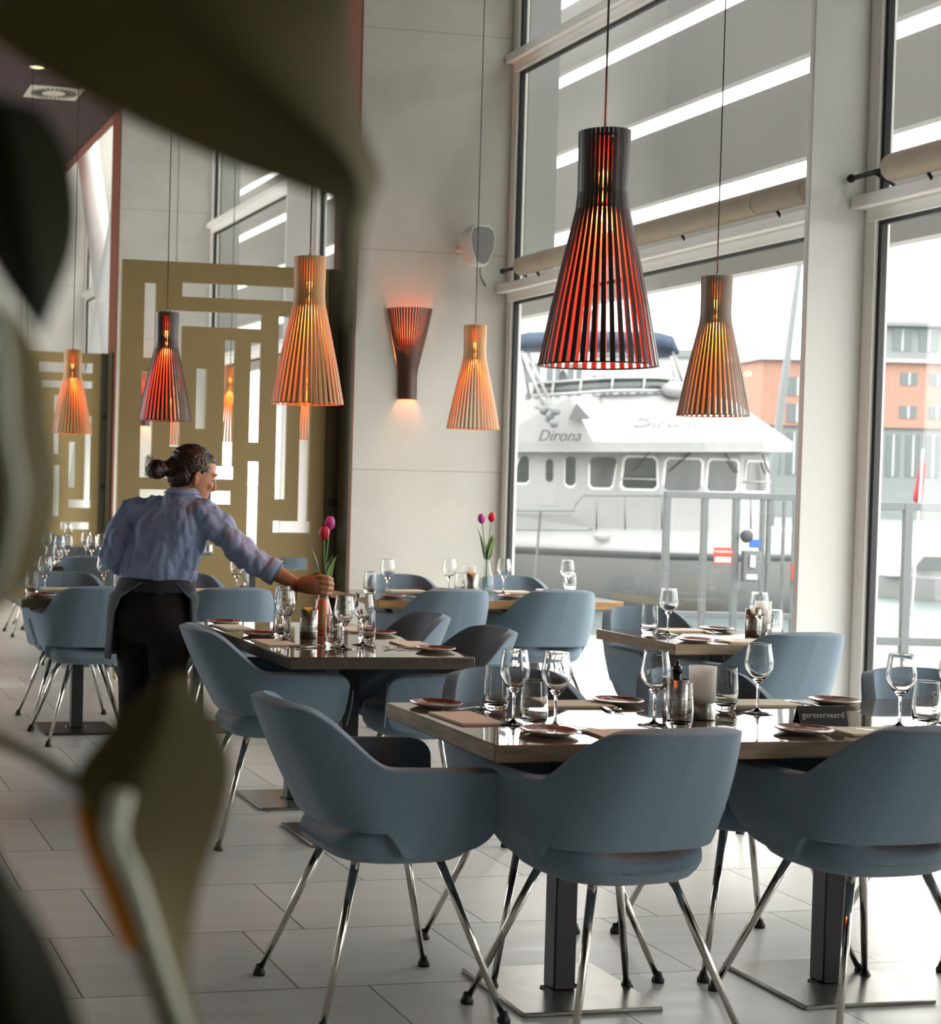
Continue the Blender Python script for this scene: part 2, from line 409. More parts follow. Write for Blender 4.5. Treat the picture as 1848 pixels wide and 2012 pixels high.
# sun-shade louvre blades outside the glass
def louvres():
    q = 5.75 / 4.8
    bands = [(2.49, 2.889), (2.989, 3.383), (3.484, 3.884), (3.985, 4.38), (4.48, 4.88), (4.98, 5.38)]
    for i, (a, c) in enumerate(bands):
        za, zc = 1.4 + (a - 1.4) * q, 1.4 + (c - 1.4) * q
        bld = MB()
        bld.poly([(5.75, -4, za), (5.77, -4, za - .02), (5.82, -4, za), (6.05, -4, zc + .05), (6.0, -4, zc + .07), (5.74, -4, zc)], (0, 31, 0))
        o = bld.build('sun_louvre', M['louvre'])
        tag(o, ['lowest', 'second lowest', 'third lowest', 'fourth lowest', 'second highest', 'highest'][i] + ' grey louvre blade outside the tall windows', 'louvre', 'sun louvres outside the windows')
louvres()

# padded roller blinds on the window rails
for i, (ya, yb) in enumerate(((3.05, 6.36), (6.93, 10.0))):
    t = thing('roller_blind', ('beige padded blind roll on the right window rail', 'beige padded blind roll on the large window rail')[i], 'blind', (4.685, (ya + yb) / 2, 2.79))
    h = (yb - ya) / 2
    b = MB(); b.tube([(0, -h, 0), (0, -h + .02, 0), (0, h - .02, 0), (0, h, 0)], [.045, .06, .06, .045], 20); b.build('roll', M['blind'], t)
    for s in (-1, 1):
        a = MB(); a.tube([(0, s * h, 0), (0, s * (h + .26), 0)], .012, 8); a.tube([(0, s * (h + .1), 0), (.1, s * (h + .1), -.05)], .008, 8)
        a.ball((0, s * (h + .26), 0), .02, 10, 6); a.build('bracket', M['black'], t)
    for k in range(4):
        a = MB(); y = -h + .25 + k * (2 * h - .5) / 3
        a.tube([(.0, y, -.063), (.03, y, -.1), (.1, y, -.11)], .008, 8); a.build('hook', M['black'], t)
    for k in range(3):
        a = MB(); y = -h + .4 + k * (2 * h - .8) / 2; a.tube([(0, y - .012, 0), (0, y + .012, 0)], .062, 20); a.build('strap', M['blind'], t)

# pierced olive screens between the piers
def screen(name, label, x0, x1, z0, z1, y, holes):
    t = thing(name, label, 'screen', ((x0 + x1) / 2, y, 0))
    xs = sorted({x0, x1} | {v for h in holes for v in (h[0], h[1])}); zs = sorted({z0, z1} | {v for h in holes for v in (h[2], h[3])})
    hole = lambda x, z: any(h[0] < x < h[1] and h[2] < z < h[3] for h in holes)
    m = MB(); cx = (x0 + x1) / 2; th = .04
    filled = [[not hole((xs[i] + xs[i+1]) / 2, (zs[j] + zs[j+1]) / 2) for j in range(len(zs) - 1)] for i in range(len(xs) - 1)]
    V = {}
    def vt(i, j, k):
        if (i, j, k) not in V: V[i, j, k] = m.bm.verts.new((xs[i] - cx, k * th, zs[j]))
        return V[i, j, k]
    I, J = len(xs) - 1, len(zs) - 1
    F = lambda i, j: 0 <= i < I and 0 <= j < J and filled[i][j]
    for i in range(I):
        for j in range(J):
            if not filled[i][j]: continue
            m.bm.faces.new((vt(i,j,0), vt(i+1,j,0), vt(i+1,j+1,0), vt(i,j+1,0)))
            m.bm.faces.new((vt(i,j,1), vt(i,j+1,1), vt(i+1,j+1,1), vt(i+1,j,1)))
            for di, dj, a, c in ((-1,0,(0,0),(0,1)), (1,0,(1,0),(1,1)), (0,-1,(0,0),(1,0)), (0,1,(0,1),(1,1))):
                if not F(i+di, j+dj):
                    m.bm.faces.new((vt(i+a[0],j+a[1],0), vt(i+c[0],j+c[1],0), vt(i+c[0],j+c[1],1), vt(i+a[0],j+a[1],1)))
    m.build('panel', M['olive'], t)
    p = MB(); p.rbox(x1 - cx - .02, x1 - cx + .056, -.03, .08, 0, z1, .005); p.build('post', M['olive_dark'], t)
    p = MB(); p.rbox(x1 - cx + .058, x1 - cx + .08, -.235, .08, 0, z1, .004); p.build('side_board', M['olive_dark'], t)
    for z in (.4, 1.2, 2.0):
        a = MB(); a.box(x1 - cx + .0, x1 - cx + .05, -.05, -.03, z, z + .05); a.build('hinge', M['black'], t)
    return t
H1 = [(2.334, 2.412, 2.153, 2.645), (2.586, 3.432, 2.564, 2.658), (2.515, 3.137, 2.371, 2.472), (2.524, 2.593, 1.575, 2.46), (3.254, 3.332, 1.243, 2.461), (2.886, 2.959, 1.371, 2.291), (2.326, 2.408, 1.369, 2.063), (2.333, 2.97, 1.369, 1.453), (3.065, 3.139, 1.619, 2.281), (2.696, 2.769, 1.697, 2.096), (3.064, 3.145, 0.53, 1.49), (3.417, 3.492, 1.021, 2.406), (3.246, 3.51, 1.02, 1.098), (2.33, 2.956, 1.201, 1.291), (2.334, 2.954, 1.032, 1.116), (3.143, 3.498, 0.773, 0.852), (2.427, 2.843, 0.857, 0.931)]
screen('pierced_screen', 'large olive screen with maze cutouts behind the person', 2.18, 3.62, .04, 2.79, 10.6, H1)
H2 = [(2.878, 3.512, 2.519, 2.634), (2.912, 3.511, 2.346, 2.427), (3.068, 3.132, 1.59, 2.261), (3.254, 3.331, 1.211, 1.734), (3.436, 3.507, 0.982, 2.029), (3.258, 3.518, 0.981, 1.074), (3.073, 3.149, 0.883, 1.462), (3.17, 3.506, 0.735, 0.817)]
screen('pierced_screen', 'far olive screen with maze cutouts left of the far pier', 2.05, 3.62, .04, 2.75, 18.6, H2)

# ceiling fittings
t = thing('ceiling_vent', 'square white ceiling vent with radial slots', 'vent', (2.86, 17.8, CEIL))
b = MB(); b.rbox(-.29, .29, -.29, .29, -.02, 0, .006); b.build('frame', M['vent'], t)
for k in range(28):
    a = 2 * PI * k / 28; b = MB()
    d = Vector((math.cos(a), math.sin(a), 0)); n = Vector((-d.y, d.x, 0))
    b.poly([d * .13 - n * .008 + Vector((0,0,-.024)), d * .25 - n * .012 + Vector((0,0,-.024)), d * .25 + n * .012 + Vector((0,0,-.024)), d * .13 + n * .008 + Vector((0,0,-.024))], (0, 0, .003))
    b.build('slot', M['seal'], t)
t = thing('downlight', 'small lit round downlight in the maroon ceiling', 'lamp', (2.52, 16.74, CEIL))
b = MB(); b.lathe([(.085, 0), (.085, -.012), (.068, -.012), (.06, 0)], 24); b.build('ring', M['vent'], t)
b = MB(); b.lathe([(0, -.004), (.064, -.004)], 24); b.build('lens', M['spot'], t)
t = thing('ceiling_sensor', 'tiny pale sensor on the ceiling beside the vent', 'sensor', (3.05, 17.1, CEIL))
b = MB(); b.lathe([(.05, 0), (.045, -.03), (.02, -.04), (0, -.04)], 16); b.build('dome', M['vent'], t)
b = MB(); b.ball((.14, 0, -.02), .025, 10, 8); b.build('lens', M['vent'], t)

# ------------------------------------------------------------------ chairs
def catmull(P, n):
    out = []
    for i in range(len(P) - 1):
        p0, p1, p2, p3 = P[max(i-1, 0)], P[i], P[i+1], P[min(i+2, len(P)-1)]
        for k in range(n):
            t = k / n
            out.append(tuple(.5 * (2*b + (c-a)*t + (2*a-5*b+4*c-d)*t*t + (3*b-a-3*c+d)*t**3) for a, b, c, d in zip(p0, p1, p2, p3)))
    out.append(tuple(P[-1])); return out
def sm(t): t = max(0, min(1, t)); return t * t * (3 - 2 * t)
def make_chair():
    t = thing('tub_chair', 'x', 'chair')
    low = [(.225, .235), (.243, .10), (.246, -.03), (.224, -.128), (.135, -.192), (0, -.208)]
    high = [(.285, .25), (.30, .10), (.278, -.07), (.215, -.235), (.125, -.338), (0, -.362)]
    lo = catmull(low, 6); hi = catmull(high, 6)
    lo = lo + [(-x, y) for x, y in lo[-2::-1]]; hi = hi + [(-x, y) for x, y in hi[-2::-1]]
    N = len(lo); K = 9
    # arc length from the arm front
    arc = [0]
    for i in range(1, N): arc.append(arc[-1] + math.dist(lo[i], lo[i-1]))
    tot = arc[-1]
    m = MB(); grid = []
    for i in range(N):
        d = min(arc[i], tot - arc[i]); y = (lo[i][1] + hi[i][1]) / 2
        zt = .655 + .008 * sm((d) / .3) + .145 * sm((-.085 - y) / .15)
        zb = .425 + .012 * sm(1 - d / .2) + .07 * sm((-.06 - y) / .06)
        r = .055
        if d < r: zt -= (r - math.sqrt(max(0, r*r - (r-d)**2))) * .7
        rb = .075
        if d < rb: zb += (rb - math.sqrt(max(0, rb*rb - (rb-d)**2))) * .9
        col = []
        for k in range(K):
            z = zb + (zt - zb) * k / (K - 1); f = (z - .5) / .31
            f = max(f, -.45)
            # gentle belly on the arms, tuck under at the bottom
            w = sm((.52 - z) / .1) * sm((y + .1) / .1) * .028
            x_, y_ = lo[i][0] + (hi[i][0] - lo[i][0]) * f, lo[i][1] + (hi[i][1] - lo[i][1]) * f
            x_ -= math.copysign(w, x_) if abs(x_) > .02 else 0
            g_ = max(0, min(1, f)); q_ = .014 * 4 * g_ * (1 - g_); L_ = math.hypot(x_, y_ + .05); x_ += q_ * x_ / L_; y_ += q_ * (y_ + .05) / L_ * .5
            col.append(m.bm.verts.new((x_, y_, z)))
        grid.append(col)
    for i in range(N - 1):
        for k in range(K - 1): m.bm.faces.new((grid[i][k], grid[i+1][k], grid[i+1][k+1], grid[i][k+1]))
    bmesh.ops.recalc_face_normals(m.bm, faces=m.bm.faces)
    # make normals point outwards
    fc = m.bm.faces[:][0]
    if fc.normal.x * fc.calc_center_median().x < 0: bmesh.ops.reverse_faces(m.bm, faces=m.bm.faces)
    sh = m.build('shell', M['chair'], t, normals=False)
    bake(sh, ('SOLIDIFY', dict(thickness=.042, offset=-1, use_even_offset=True)), ('BEVEL', dict(width=.013, segments=2, limit_method='ANGLE', angle_limit=R(50))), ('SUBSURF', dict(levels=1, render_levels=1)))
    # seat tub and cushion
    m = MB(); rings = []
    for z, s in ((.402, .70), (.405, .80), (.415, .88), (.435, .95), (.465, .99), (.495, .985), (.512, .95), (.522, .86), (.526, .5), (.527, .05)):
        ring = []
        for k in range(40):
            a = 2 * PI * k / 40; c, q = math.cos(a), math.sin(a); e = 2 / 2.9
            yy = .215 * math.copysign(abs(q)**e, q) * s
            ring.append((.222 * math.copysign(abs(c)**e, c) * s, .012 + yy, z - (.056 if q < 0 else 0) * q * q * sm((z - .44) / .06)))
        rings.append(ring)
    m.rings(rings); m.build('seat', M['chair'], t)
    for sx in (-1, 1):
        for sy in (-1, 1):
            m = MB(); m.tube([(sx*.112, sy*.112, .415), (sx*.245, sy*.245, .022)], [.0125, .0085], 14)
            m.lathe([(0, .412), (.02, .412), (.02, .402), (.0, .402)], 14, (sx*.112, sy*.112, 0))
            l = m.build('leg', M['chrome'], t)
            m = MB(); m.lathe([(0, 0), (.017, 0), (.018, .008), (.012, .02), (.009, .03), (0, .031)], 14, (sx*.249, sy*.249, 0))
            m.build('foot', M['rubber'], l)
    # upholstery button line under the slot
    for q in (-1, 1): m = MB(); m.tube([(q*.225, .243, .46), (q*.255, .252, .55), (q*.27, .25, .60)], .0025, 6); m.build('piping', M['chair'], t)
    return t
chair = Kind(make_chair())
G = 'blue felt tub chairs'
NT, WT, PT, ST, LT = 'the near table', 'the table the person reaches over', 'the table along the concrete pier', 'the small table beside the white fin wall', 'the table left of the person'
for x, y, rz, label in [
    (1.605, 4.185, -88, 'blue felt tub chair at the left end of the near table, seen side-on'),
    (2.105, 3.885, 6, 'blue felt tub chair with its back to us, in front of the near table centre'),
    (2.835, 3.885, 4, 'blue felt tub chair cut by the right picture edge, in front of the near table'),
    (2.20, 4.455, 180, 'left blue tub chair on the far side of the near table, behind the tumblers'),
    (2.83, 4.44, 180, 'middle blue tub chair on the far side of the near table, behind the frosted candle'),
    (3.60, 4.42, 178, 'right blue tub chair on the far side of the near table, by the right window'),
    (1.89, 6.16, -92, 'blue tub chair on the left of the table the person reaches over'),
    (2.50, 6.10, 90, 'nearer of two blue tub chairs right of the table the person reaches over'),
    (2.50, 6.76, 88, 'farther of two blue tub chairs right of the table the person reaches over'),
    (4.065, 6.235, 2, 'blue tub chair in front of the small table, against the white fin wall'),
    (3.98, 6.82, 180, 'blue tub chair behind the small table, facing us before the large window'),
    (3.545, 8.54, 3, 'left blue tub chair with its back to us at the table along the pier'),
    (4.18, 8.54, -2, 'right blue tub chair with its back to us at the table along the pier'),
    (3.68, 9.15, 180, 'left blue tub chair behind the table along the pier, against the concrete'),
    (4.40, 9.15, 180, 'right blue tub chair behind the table along the pier, by the window frame'),
    (1.61, 8.515, 2, 'blue tub chair with its back to us, left of the person'),
    (2.33, 8.515, 0, 'blue tub chair with its back to us, just right of the person behind the waist'),
    (1.62, 9.085, 180, 'left blue tub chair behind the table left of the person'),
    (2.33, 9.085, 180, 'right blue tub chair behind the table left of the person'),
    (2.14, 11.49, 0, 'dark looking blue tub chair behind the left table, in front of the far table'),
    (2.26, 12.10, 180, 'blue tub chair behind the far table, left of the large pierced screen'),
    (2.20, 13.95, 0, 'blue tub chair at the farthest left table, back to us'),
    (2.38, 14.6, 180, 'blue tub chair behind the farthest left table'),
    (3.10, 12.28, 0, 'left blue tub chair seen through the pierced screen, back to us'),
    (3.85, 12.28, 0, 'right blue tub chair behind the pierced screen, near its right post'),
    (3.20, 12.9, 180, 'left blue tub chair behind the screened table, facing us'),
    (3.95, 12.9, 180, 'right blue tub chair behind the screened table, facing us'),
]:
    chair.put((x, y, 0), R(rz), label, G)

# ------------------------------------------------------------------ tables
TZ = .74
def table(label, x0, x1, y0, y1, edge, bases, steel='base_steel', group='dark topped restaurant tables'):
    cx, cy_ = (x0 + x1) / 2, (y0 + y1) / 2
    t = thing('restaurant_table', label, 'table', (cx, cy_, 0), 0, group)
    m = MB(); m.rbox(x0 - cx, x1 - cx, y0 - cy_, y1 - cy_, TZ - .045, TZ, .004)
    for f in m.bm.faces: f.material_index = 1 if f.normal.z > .9 and f.calc_center_median().z > TZ - .002 else 0
    m.build('tabletop', [M[edge], M['top_wood']], t)
    for bx, by in bases:
        m = MB(); m.rbox(bx - cx - .032, bx - cx + .032, by - cy_ - .032, by - cy_ + .032, .012, TZ - .05, .004)
        m.box(bx - cx - .15, bx - cx + .15, by - cy_ - .15, by - cy_ + .15, TZ - .053, TZ - .0455)
        m.build('column', M['black'], t)
        m = MB(); m.rbox(bx - cx - .2, bx - cx + .2, by - cy_ - .2, by - cy_ + .2, 0, .012, .003); bp = m.build('base_plate', M[steel], t)
        for sx, sy in ((-.05, 0), (.05, 0)):
            m = MB(); m.ball((bx - cx + sx, by - cy_ + sy, .014), (.008, .008, .005), 10, 6); m.build('bolt', M['steel'], bp)
    return t
table('near long table with weathered wood edge and reserved sign', 1.765, 4.12, 3.83, 4.59, 'edge_wood', [(2.13, 4.17), (2.92, 4.12), (3.75, 4.17)])
table('dark edged table the person in blue reaches over', 1.835, 2.56, 5.75, 7.14, 'edge_dark', [(2.2, 6.12), (2.2, 6.80)])
table('small table in front of the large window beside the white fin wall', 3.645, 4.36, 6.21, 6.88, 'edge_wood', [(4.02, 6.525)])
table('oak edged table along the concrete pier', 3.19, 4.64, 8.45, 9.25, 'edge_oak', [(3.55, 8.85), (4.28, 8.85)])
table('dark table left of and behind the person in blue', 1.235, 2.66, 8.37, 9.22, 'edge_dark', [(1.61, 8.80), (2.28, 8.80)], 'black')
table('far dark table beyond the left table, beside the pierced screen', 1.86, 2.62, 11.24, 12.35, 'edge_dark', [(2.24, 11.8)])
table('farthest left table in front of the far pier', 1.95, 2.75, 13.9, 14.7, 'edge_dark', [(2.35, 14.3)])
table('table seen through the slots of the pierced screen', 2.78, 4.30, 12.2, 13.0, 'edge_oak', [(3.15, 12.6), (3.95, 12.6)])

# ------------------------------------------------------------------ tableware
def make_wine():
    m = MB()
    out = [(0, 0), (.043, 0), (.0435, .0015), (.03, .004), (.012, .008), (.005, .014), (.0038, .03), (.0036, .07), (.0045, .084), (.012, .094), (.026, .110), (.037, .128), (.0405, .142), (.0395, .158), (.035, .185), (.0324, .2035), (.0321, .2048)]
    inn = [(.0316, .2052), (.0311, .2048), (.0312, .2035), (.0338, .185), (.0383, .158), (.0392, .142), (.0357, .129), (.0245, .112), (.010, .098), (0, .096)]
    m.lathe(out + inn, 32); o = m.build('wine_glass', M['glass']); return tag(o, 'x', 'glass')
def make_tumbler():
    m = MB()
    m.lathe([(0, 0), (.024, 0), (.031, .006), (.0365, .025), (.0375, .05), (.036, .085), (.0326, .1235), (.0325, .1258), (.032, .1264), (.0315, .1258), (.0316, .1235), (.0345, .085), (.0355, .05), (.0335, .03), (.026, .018), (0, .015)], 32)
    o = m.build('tumbler', M['glass']); tag(o, 'x', 'glass')
    def bend(v):
        a = v.x / .0372; r = .0372 + v.z - .0012 * (abs(v.y) / .04)**2; return Vector((r * math.sin(a), -r * math.cos(a), v.y))
    # lettering runs up the glass: rotate the text plane a quarter turn, then wrap
    tm = text_mesh('lettering', 'EARTH', .022, M['etch'], o, .0001, bend=lambda v: bend(Vector((v.y, -v.x, v.z))) + Vector((0, 0, .068)))
    return o
def make_plate():
    m = MB()
    m.lathe([(0, .004), (.042, .004), (.058, .007), (.073, .0135), (.0755, .0148), (.0765, .0135), (.075, .0115), (.06, .0045), (.045, .001), (.045, 0), (0, 0)], 40, mats=[0, 0, 0, 0, 1, 1, 1, 1, 1, 1])
    return tag(m.build('side_plate', [M['plate_red'], M['plate_rim']]), 'x', 'plate')
def make_napkin():
    m = MB(); m.rbox(-.065, .065, -.11, .11, 0, .003, .001); m.rbox(-.063, .065, -.108, .11, .0032, .0062, .001)
    return tag(m.build('folded_napkin', M['napkin']), 'x', 'napkin')
def make_fork():
    m = MB(); w = .0018
    m.tube([(0, -.09, .003), (0, -.03, .004), (0, .03, .006), (0, .045, .006)], [(.0018, .006), (.0015, .004), (.0015, .003), (.0015, .008)], 10, ref=(0, 0, 1))
    m.tube([(0, .043, .006), (0, .055, .004), (0, .062, .004)], [(.001, .010), (.001, .0115), (.001, .0115)], 10, ref=(0, 0, 1))
    for x in (-.0095, -.0032, .0032, .0095): m.tube([(x, .06, .004), (x, .08, .005), (x, .095, .009)], [.0013, .0012, .0007], 6)
    return tag(m.build('fork', M['steel']), 'x', 'fork')
def make_knife():
    m = MB(); m.tube([(0, -.10, .004), (0, -.05, .004), (0, .0, .004)], [(.0025, .006), (.003, .0065), (.0022, .0045)], 10, ref=(0, 0, 1))
    m.tube([(0, 0, .004), (0, .02, .004), (.002, .08, .004), (.003, .105, .004)], [(.001, .006), (.0009, .0095), (.0008, .009), (.0005, .002)], 10, ref=(0, 0, 1))
    return tag(m.build('table_knife', M['steel']), 'x', 'knife')
wine, tumbler, plate, napkin, fork, knife = map(Kind, (make_wine(), make_tumbler(), make_plate(), make_napkin(), make_fork(), make_knife()))

def plate_at(x, y, label): plate.put((x, y, TZ), 0, 'red brown plate ' + label, 'red brown side plates')
def napkin_at(x, y, rz, label): napkin.put((x, y, TZ), R(rz), 'folded beige napkin ' + label, 'folded beige napkins')
def cutlery(x, y, rz, label, k=True):
    c, s = math.cos(R(rz)), math.sin(R(rz))
    fork.put((x, y, TZ), R(rz), 'steel fork ' + label, 'steel forks')
    if k: knife.put((x + .045 * c + .012, y + .045 * s, TZ), R(rz + 5), 'steel knife ' + label, 'steel knives')
def wine_at(x, y, label): wine.put((x, y, TZ), random.random() * 6, 'clear wine glass ' + label, 'clear wine glasses')
def tumbler_at(x, y, rz, label): tumbler.put((x, y, TZ), R(rz), 'clear tumbler with EARTH lettering ' + label, 'lettered tumblers')

# near table
for x, y, l in ((1.985, 3.985, 'in front of the two left tumblers, near table'), (2.716, 3.963, 'in front of the reserved sign'), (1.885, 4.50, 'at the far left corner of the near table'), (2.478, 4.53, 'on the far side of the near table, behind the first glasses'), (3.187, 4.50, 'on the far side of the near table, behind the reserved sign')): plate_at(x, y, l)
napkin_at(1.872, 4.255, 2, 'at the left end of the near table'); napkin_at(2.21, 3.965, 88, 'right of the front plate on the near table'); napkin_at(2.93, 3.955, 88, 'at the front edge of the near table, far right')
napkin_at(2.32, 4.51, 88, 'on the far side of the near table, behind the left tumblers'); napkin_at(2.93, 4.50, 88, 'on the far side of the near table, behind the right tumbler')
cutlery(2.085, 4.03, 28, 'right of the front plate on the near table'); cutlery(2.81, 4.0, 40, 'beside the plate in front of the reserved sign')
cutlery(1.95, 4.43, -70, 'beside the far left plate of the near table', False); cutlery(2.42, 4.44, 160, 'before the far plate of the near table, middle'); cutlery(3.08, 4.44, 165, 'before the far plate behind the reserved sign')
knife.put((2.36, 4.0, TZ), R(35), 'steel knife at the front edge of the near table, middle', 'steel knives')
for x, y, l in ((1.965, 4.155, 'left and behind on the near table, beside the left tumbler'), (2.056, 4.092, 'second from left on the near table'), (2.357, 4.109, 'left of the metal can on the near table'), (2.802, 4.312, 'left of the reserved sign'), (3.058, 4.029, 'right of the reserved sign'), (3.275, 4.09, 'at the right picture edge on the near table')): wine_at(x, y, l)
for x, y, r_, l in ((2.04, 4.43, 205, 'farthest left on the near table'), (2.005, 4.115, -60, 'in front, second from left on the near table'), (2.398, 4.053, 20, 'before the metal can on the near table'), (2.742, 4.386, 165, 'right of the frosted candle'), (3.165, 4.06, -5, 'at the right picture edge on the near table')): tumbler_at(x, y, r_, l)

def make_can():
    t = thing('metal_can', 'x', 'can')
    m = MB(); m.lathe([(0, 0), (.034, 0), (.036, .002), (.036, .118), (.0345, .118), (.0345, .006), (0, .006)], 28)
    for z in (.03, .06, .09): m.lathe([(.0362, z - .002), (.0372, z), (.0362, z + .002)], 28)
    m.build('can_body', M['can_steel'], t); return t
can = Kind(make_can())
def make_pepper():
    t = thing('green_bottle', 'x', 'bottle')
    m = MB(); m.lathe([(0, 0), (.024, 0), (.025, .004), (.025, .095), (.012, .115), (.011, .128), (0, .128)], 20); m.build('bottle_body', M['bottle'], t)
    m = MB(); m.lathe([(0, .128), (.013, .128), (.013, .146), (.006, .15), (.004, .158), (.007, .161), (0, .165)], 16); m.build('cap', M['bottle'], t); return t
pepper = Kind(make_pepper())
def make_packets():
    t = thing('sugar_packet', 'x', 'packet')
    m = MB(); m.rbox(-.02, .02, -.003, .003, 0, .12, .001); m.build('paper', M['yellow'], t); return t
packet = Kind(make_packets())
def make_candle(orange=False):
    t = thing('candle_holder', 'x', 'candle')
    m = MB(); m.lathe([(0, .004), (.034, .004), (.036, 0), (.037, .004), (.037, .048), (.035, .05), (0, .05)], 28); m.build('metal_base', M['can_steel'], t)
    m = MB(); m.lathe([(.033, .05), (.036, .052), (.0375, .15), (.0355, .15), (.034, .056), (0, .054)], 28); m.build('frosted_shade', M['frost'], t)
    m = MB(); m.lathe([(0, .056), (.024, .056), (.024, .075), (0, .076)], 20); c = m.build('wax', M['orange_glass' if orange else 'candle_wax'], t)
    m = MB(); m.tube([(0, 0, .075), (.001, 0, .085)], .0012, 6); m.build('wick', M['black'], c); return t
candle = Kind(make_candle())
can.put((2.47, 4.19, TZ), 0, 'brushed metal can behind a tumbler on the near table', 'metal cutlery cans')
pepper.put((2.47, 4.19, TZ + .0065), 0, 'dark green bottle standing in the near metal can', 'green bottles')
candle.put((2.565, 4.217, TZ), 0, 'frosted white candle holder on the near table', 'frosted candle holders')

# reserved sign: a small folded black board
t = thing('reserved_sign', 'black tent sign reading gereserveerd on the near table', 'sign', (2.877, 4.122, TZ), R(-4))
m = MB(); m.poly([(-.071, -.022, 0), (-.071, -.019, 0), (-.071, .0, .046), (-.071, .019, 0), (-.071, .022, 0), (-.071, .002, .049), (-.071, -.002, .049)], (.142, 0, 0)); m.build('board', M['sign_black'], t)
text_mesh('lettering', 'gereserveerd', .024, M['sign_text'], t, .0003, mtx=Matrix.Translation((0, -.0121, .0245)) @ Matrix.Rotation(R(67), 4, 'X'))

# tulips in carafes
def make_carafe():
    m = MB(); m.lathe([(0, 0), (.040, 0), (.044, .006), (.044, .05), (.038, .10), (.022, .155), (.0165, .185), (.0165, .215), (.0195, .235), (.018, .236), (.0148, .215), (.0148, .185), (.0205, .154), (.036, .10), (.042, .05), (.041, .014), (0, .012)], 32)
    return tag(m.build('glass_carafe', M['thin_glass']), 'x', 'vase')
carafe = Kind(make_carafe())
def make_tulip(color, h, tilt, leaf_n):
    t = thing('tulip', 'x', 'flower')
    tip = Vector((tilt[0], tilt[1], h)); base = Vector((-tilt[0] * .25, -tilt[1] * .25, .02))
    mid = Vector((0, 0, h * .52)); pts = catmull([tuple(base), tuple(mid * .6), tuple(mid), tuple((mid + tip) / 2 + Vector((tilt[0], tilt[1], 0)) * .1), tuple(tip)], 4)
    m = MB(); m.tube(pts, .003, 8); m.build('stem', M['stem'], t)
    d = (tip - mid).normalized(); q = d.to_track_quat('Z', 'Y').to_matrix()
    for k in range(6):
        m = MB(); a = 2 * PI * k / 6; rows = []
        for z, w, r in ((0, .004, .003), (.012, .017, .018), (.027, .021, .0235), (.043, .017, .022), (.056, .008, .015), (.062, .001, .010)):
            rr = r - (.0015 if k % 2 else 0); row = []
            for u in (-1, -.5, 0, .5, 1):
                aa = a + u * w / max(rr, .004); row.append(tip + q @ Vector((rr * math.cos(aa), rr * math.sin(aa), z - .004)))
            rows.append(row)
        m.rings(rows, cap=False, closed=False); p = m.build('petal', color, t)
        bake(p, ('SOLIDIFY', dict(thickness=.001)), ('SUBSURF', dict(levels=1, render_levels=1)))
    for k in range(leaf_n):
        a = 2.4 * k + .6; m = MB(); rows = []; L_ = .17 + .04 * (k % 2); out = Vector((math.cos(a), math.sin(a), 0)); sd = Vector((-out.y, out.x, 0))
        for i in range(9):
            f = i / 8; c = Vector((0, 0, h * .45 + L_ * f * (1 - .12 * f))) + out * (.005 + .055 * f * f); w = .027 * math.sin(PI * (.1 + .9 * f)**.8) * (1 - .15 * f) + .0006
            rows.append([c - sd * w + out * w * .5, c, c + sd * w + out * w * .5])
        m.rings(rows, cap=False, closed=False); p = m.build('leaf', M['tulip_leaf'], t); bake(p, ('SOLIDIFY', dict(thickness=.0008)), ('SUBSURF', dict(levels=1, render_levels=1)))
    return t
VX, VY = 2.235, 6.56
carafe.put((VX, VY, TZ), 0, 'glass carafe held by the hand of the person in blue', 'glass carafes with tulips')
carafe.put((4.06, 9.0, TZ), 0, 'glass carafe with tulips on the table along the pier', 'glass carafes with tulips')
tg = 'pink and red tulips'
for o, lab, loc in (
    (make_tulip(M['petal_red'], .385, (-.006, -.012), 3), 'red tulip in the carafe held by the person', (VX, VY, TZ + .014)),
    (make_tulip(M['petal_pink'], .425, (.022, .012), 0), 'pink tulip above the red one in the held carafe', (VX, VY, TZ + .014)),
    (make_tulip(M['petal_red'], .405, (.022, .0), 3), 'red tulip in the carafe beside the large window', (4.06, 9.0, TZ + .014)),
    (make_tulip(M['petal_pink'], .395, (-.034, .0), 0), 'pink tulip leaning left in the carafe by the concrete pier', (4.06, 9.0, TZ + .014))):
    o.location = loc; o['label'] = lab; o['group'] = tg

# table the person reaches over
for x, y, l in ((1.945, 7.05, 'at the far left of the table the person reaches over'), (1.956, 6.534, 'left of the tumbler on the table the person reaches over'), (2.49, 5.963, 'at the near right corner of the table the person reaches over'), (2.49, 6.586, 'farther right on the table the person reaches over')): plate_at(x, y, l)
napkin_at(1.93, 6.86, 2, 'behind the left plate on the table the person reaches over'); napkin_at(1.93, 6.24, 2, 'at the near left corner of the table the person reaches over'); napkin_at(2.48, 6.16, -2, 'behind the near right plate on the table the person reaches over'); napkin_at(2.47, 6.78, 0, 'at the far right of the table the person reaches over')
cutlery(2.03, 6.72, -70, 'beside the far left plates where the person reaches'); cutlery(2.03, 6.12, -80, 'near left on the table the person reaches over'); cutlery(2.40, 6.02, 80, 'left of the near right plate where the person reaches'); cutlery(2.39, 6.65, 80, 'far right on the table the person reaches over')
for x, y, l in ((1.99, 6.30, 'in front of the tumbler below the blue sleeve'), (2.07, 6.58, 'half hidden under the blue sleeve'), (2.14, 6.03, 'nearest on the table the person reaches over'), (2.27, 6.17, 'right of the held carafe')): wine_at(x, y, l)
for x, y, r_, l in ((2.03, 6.47, 40, 'below the blue sleeve'), (2.13, 6.11, 100, 'in front of the held carafe'), (2.34, 6.317, 150, 'right of the held carafe beside a wine glass')): tumbler_at(x, y, r_, l)
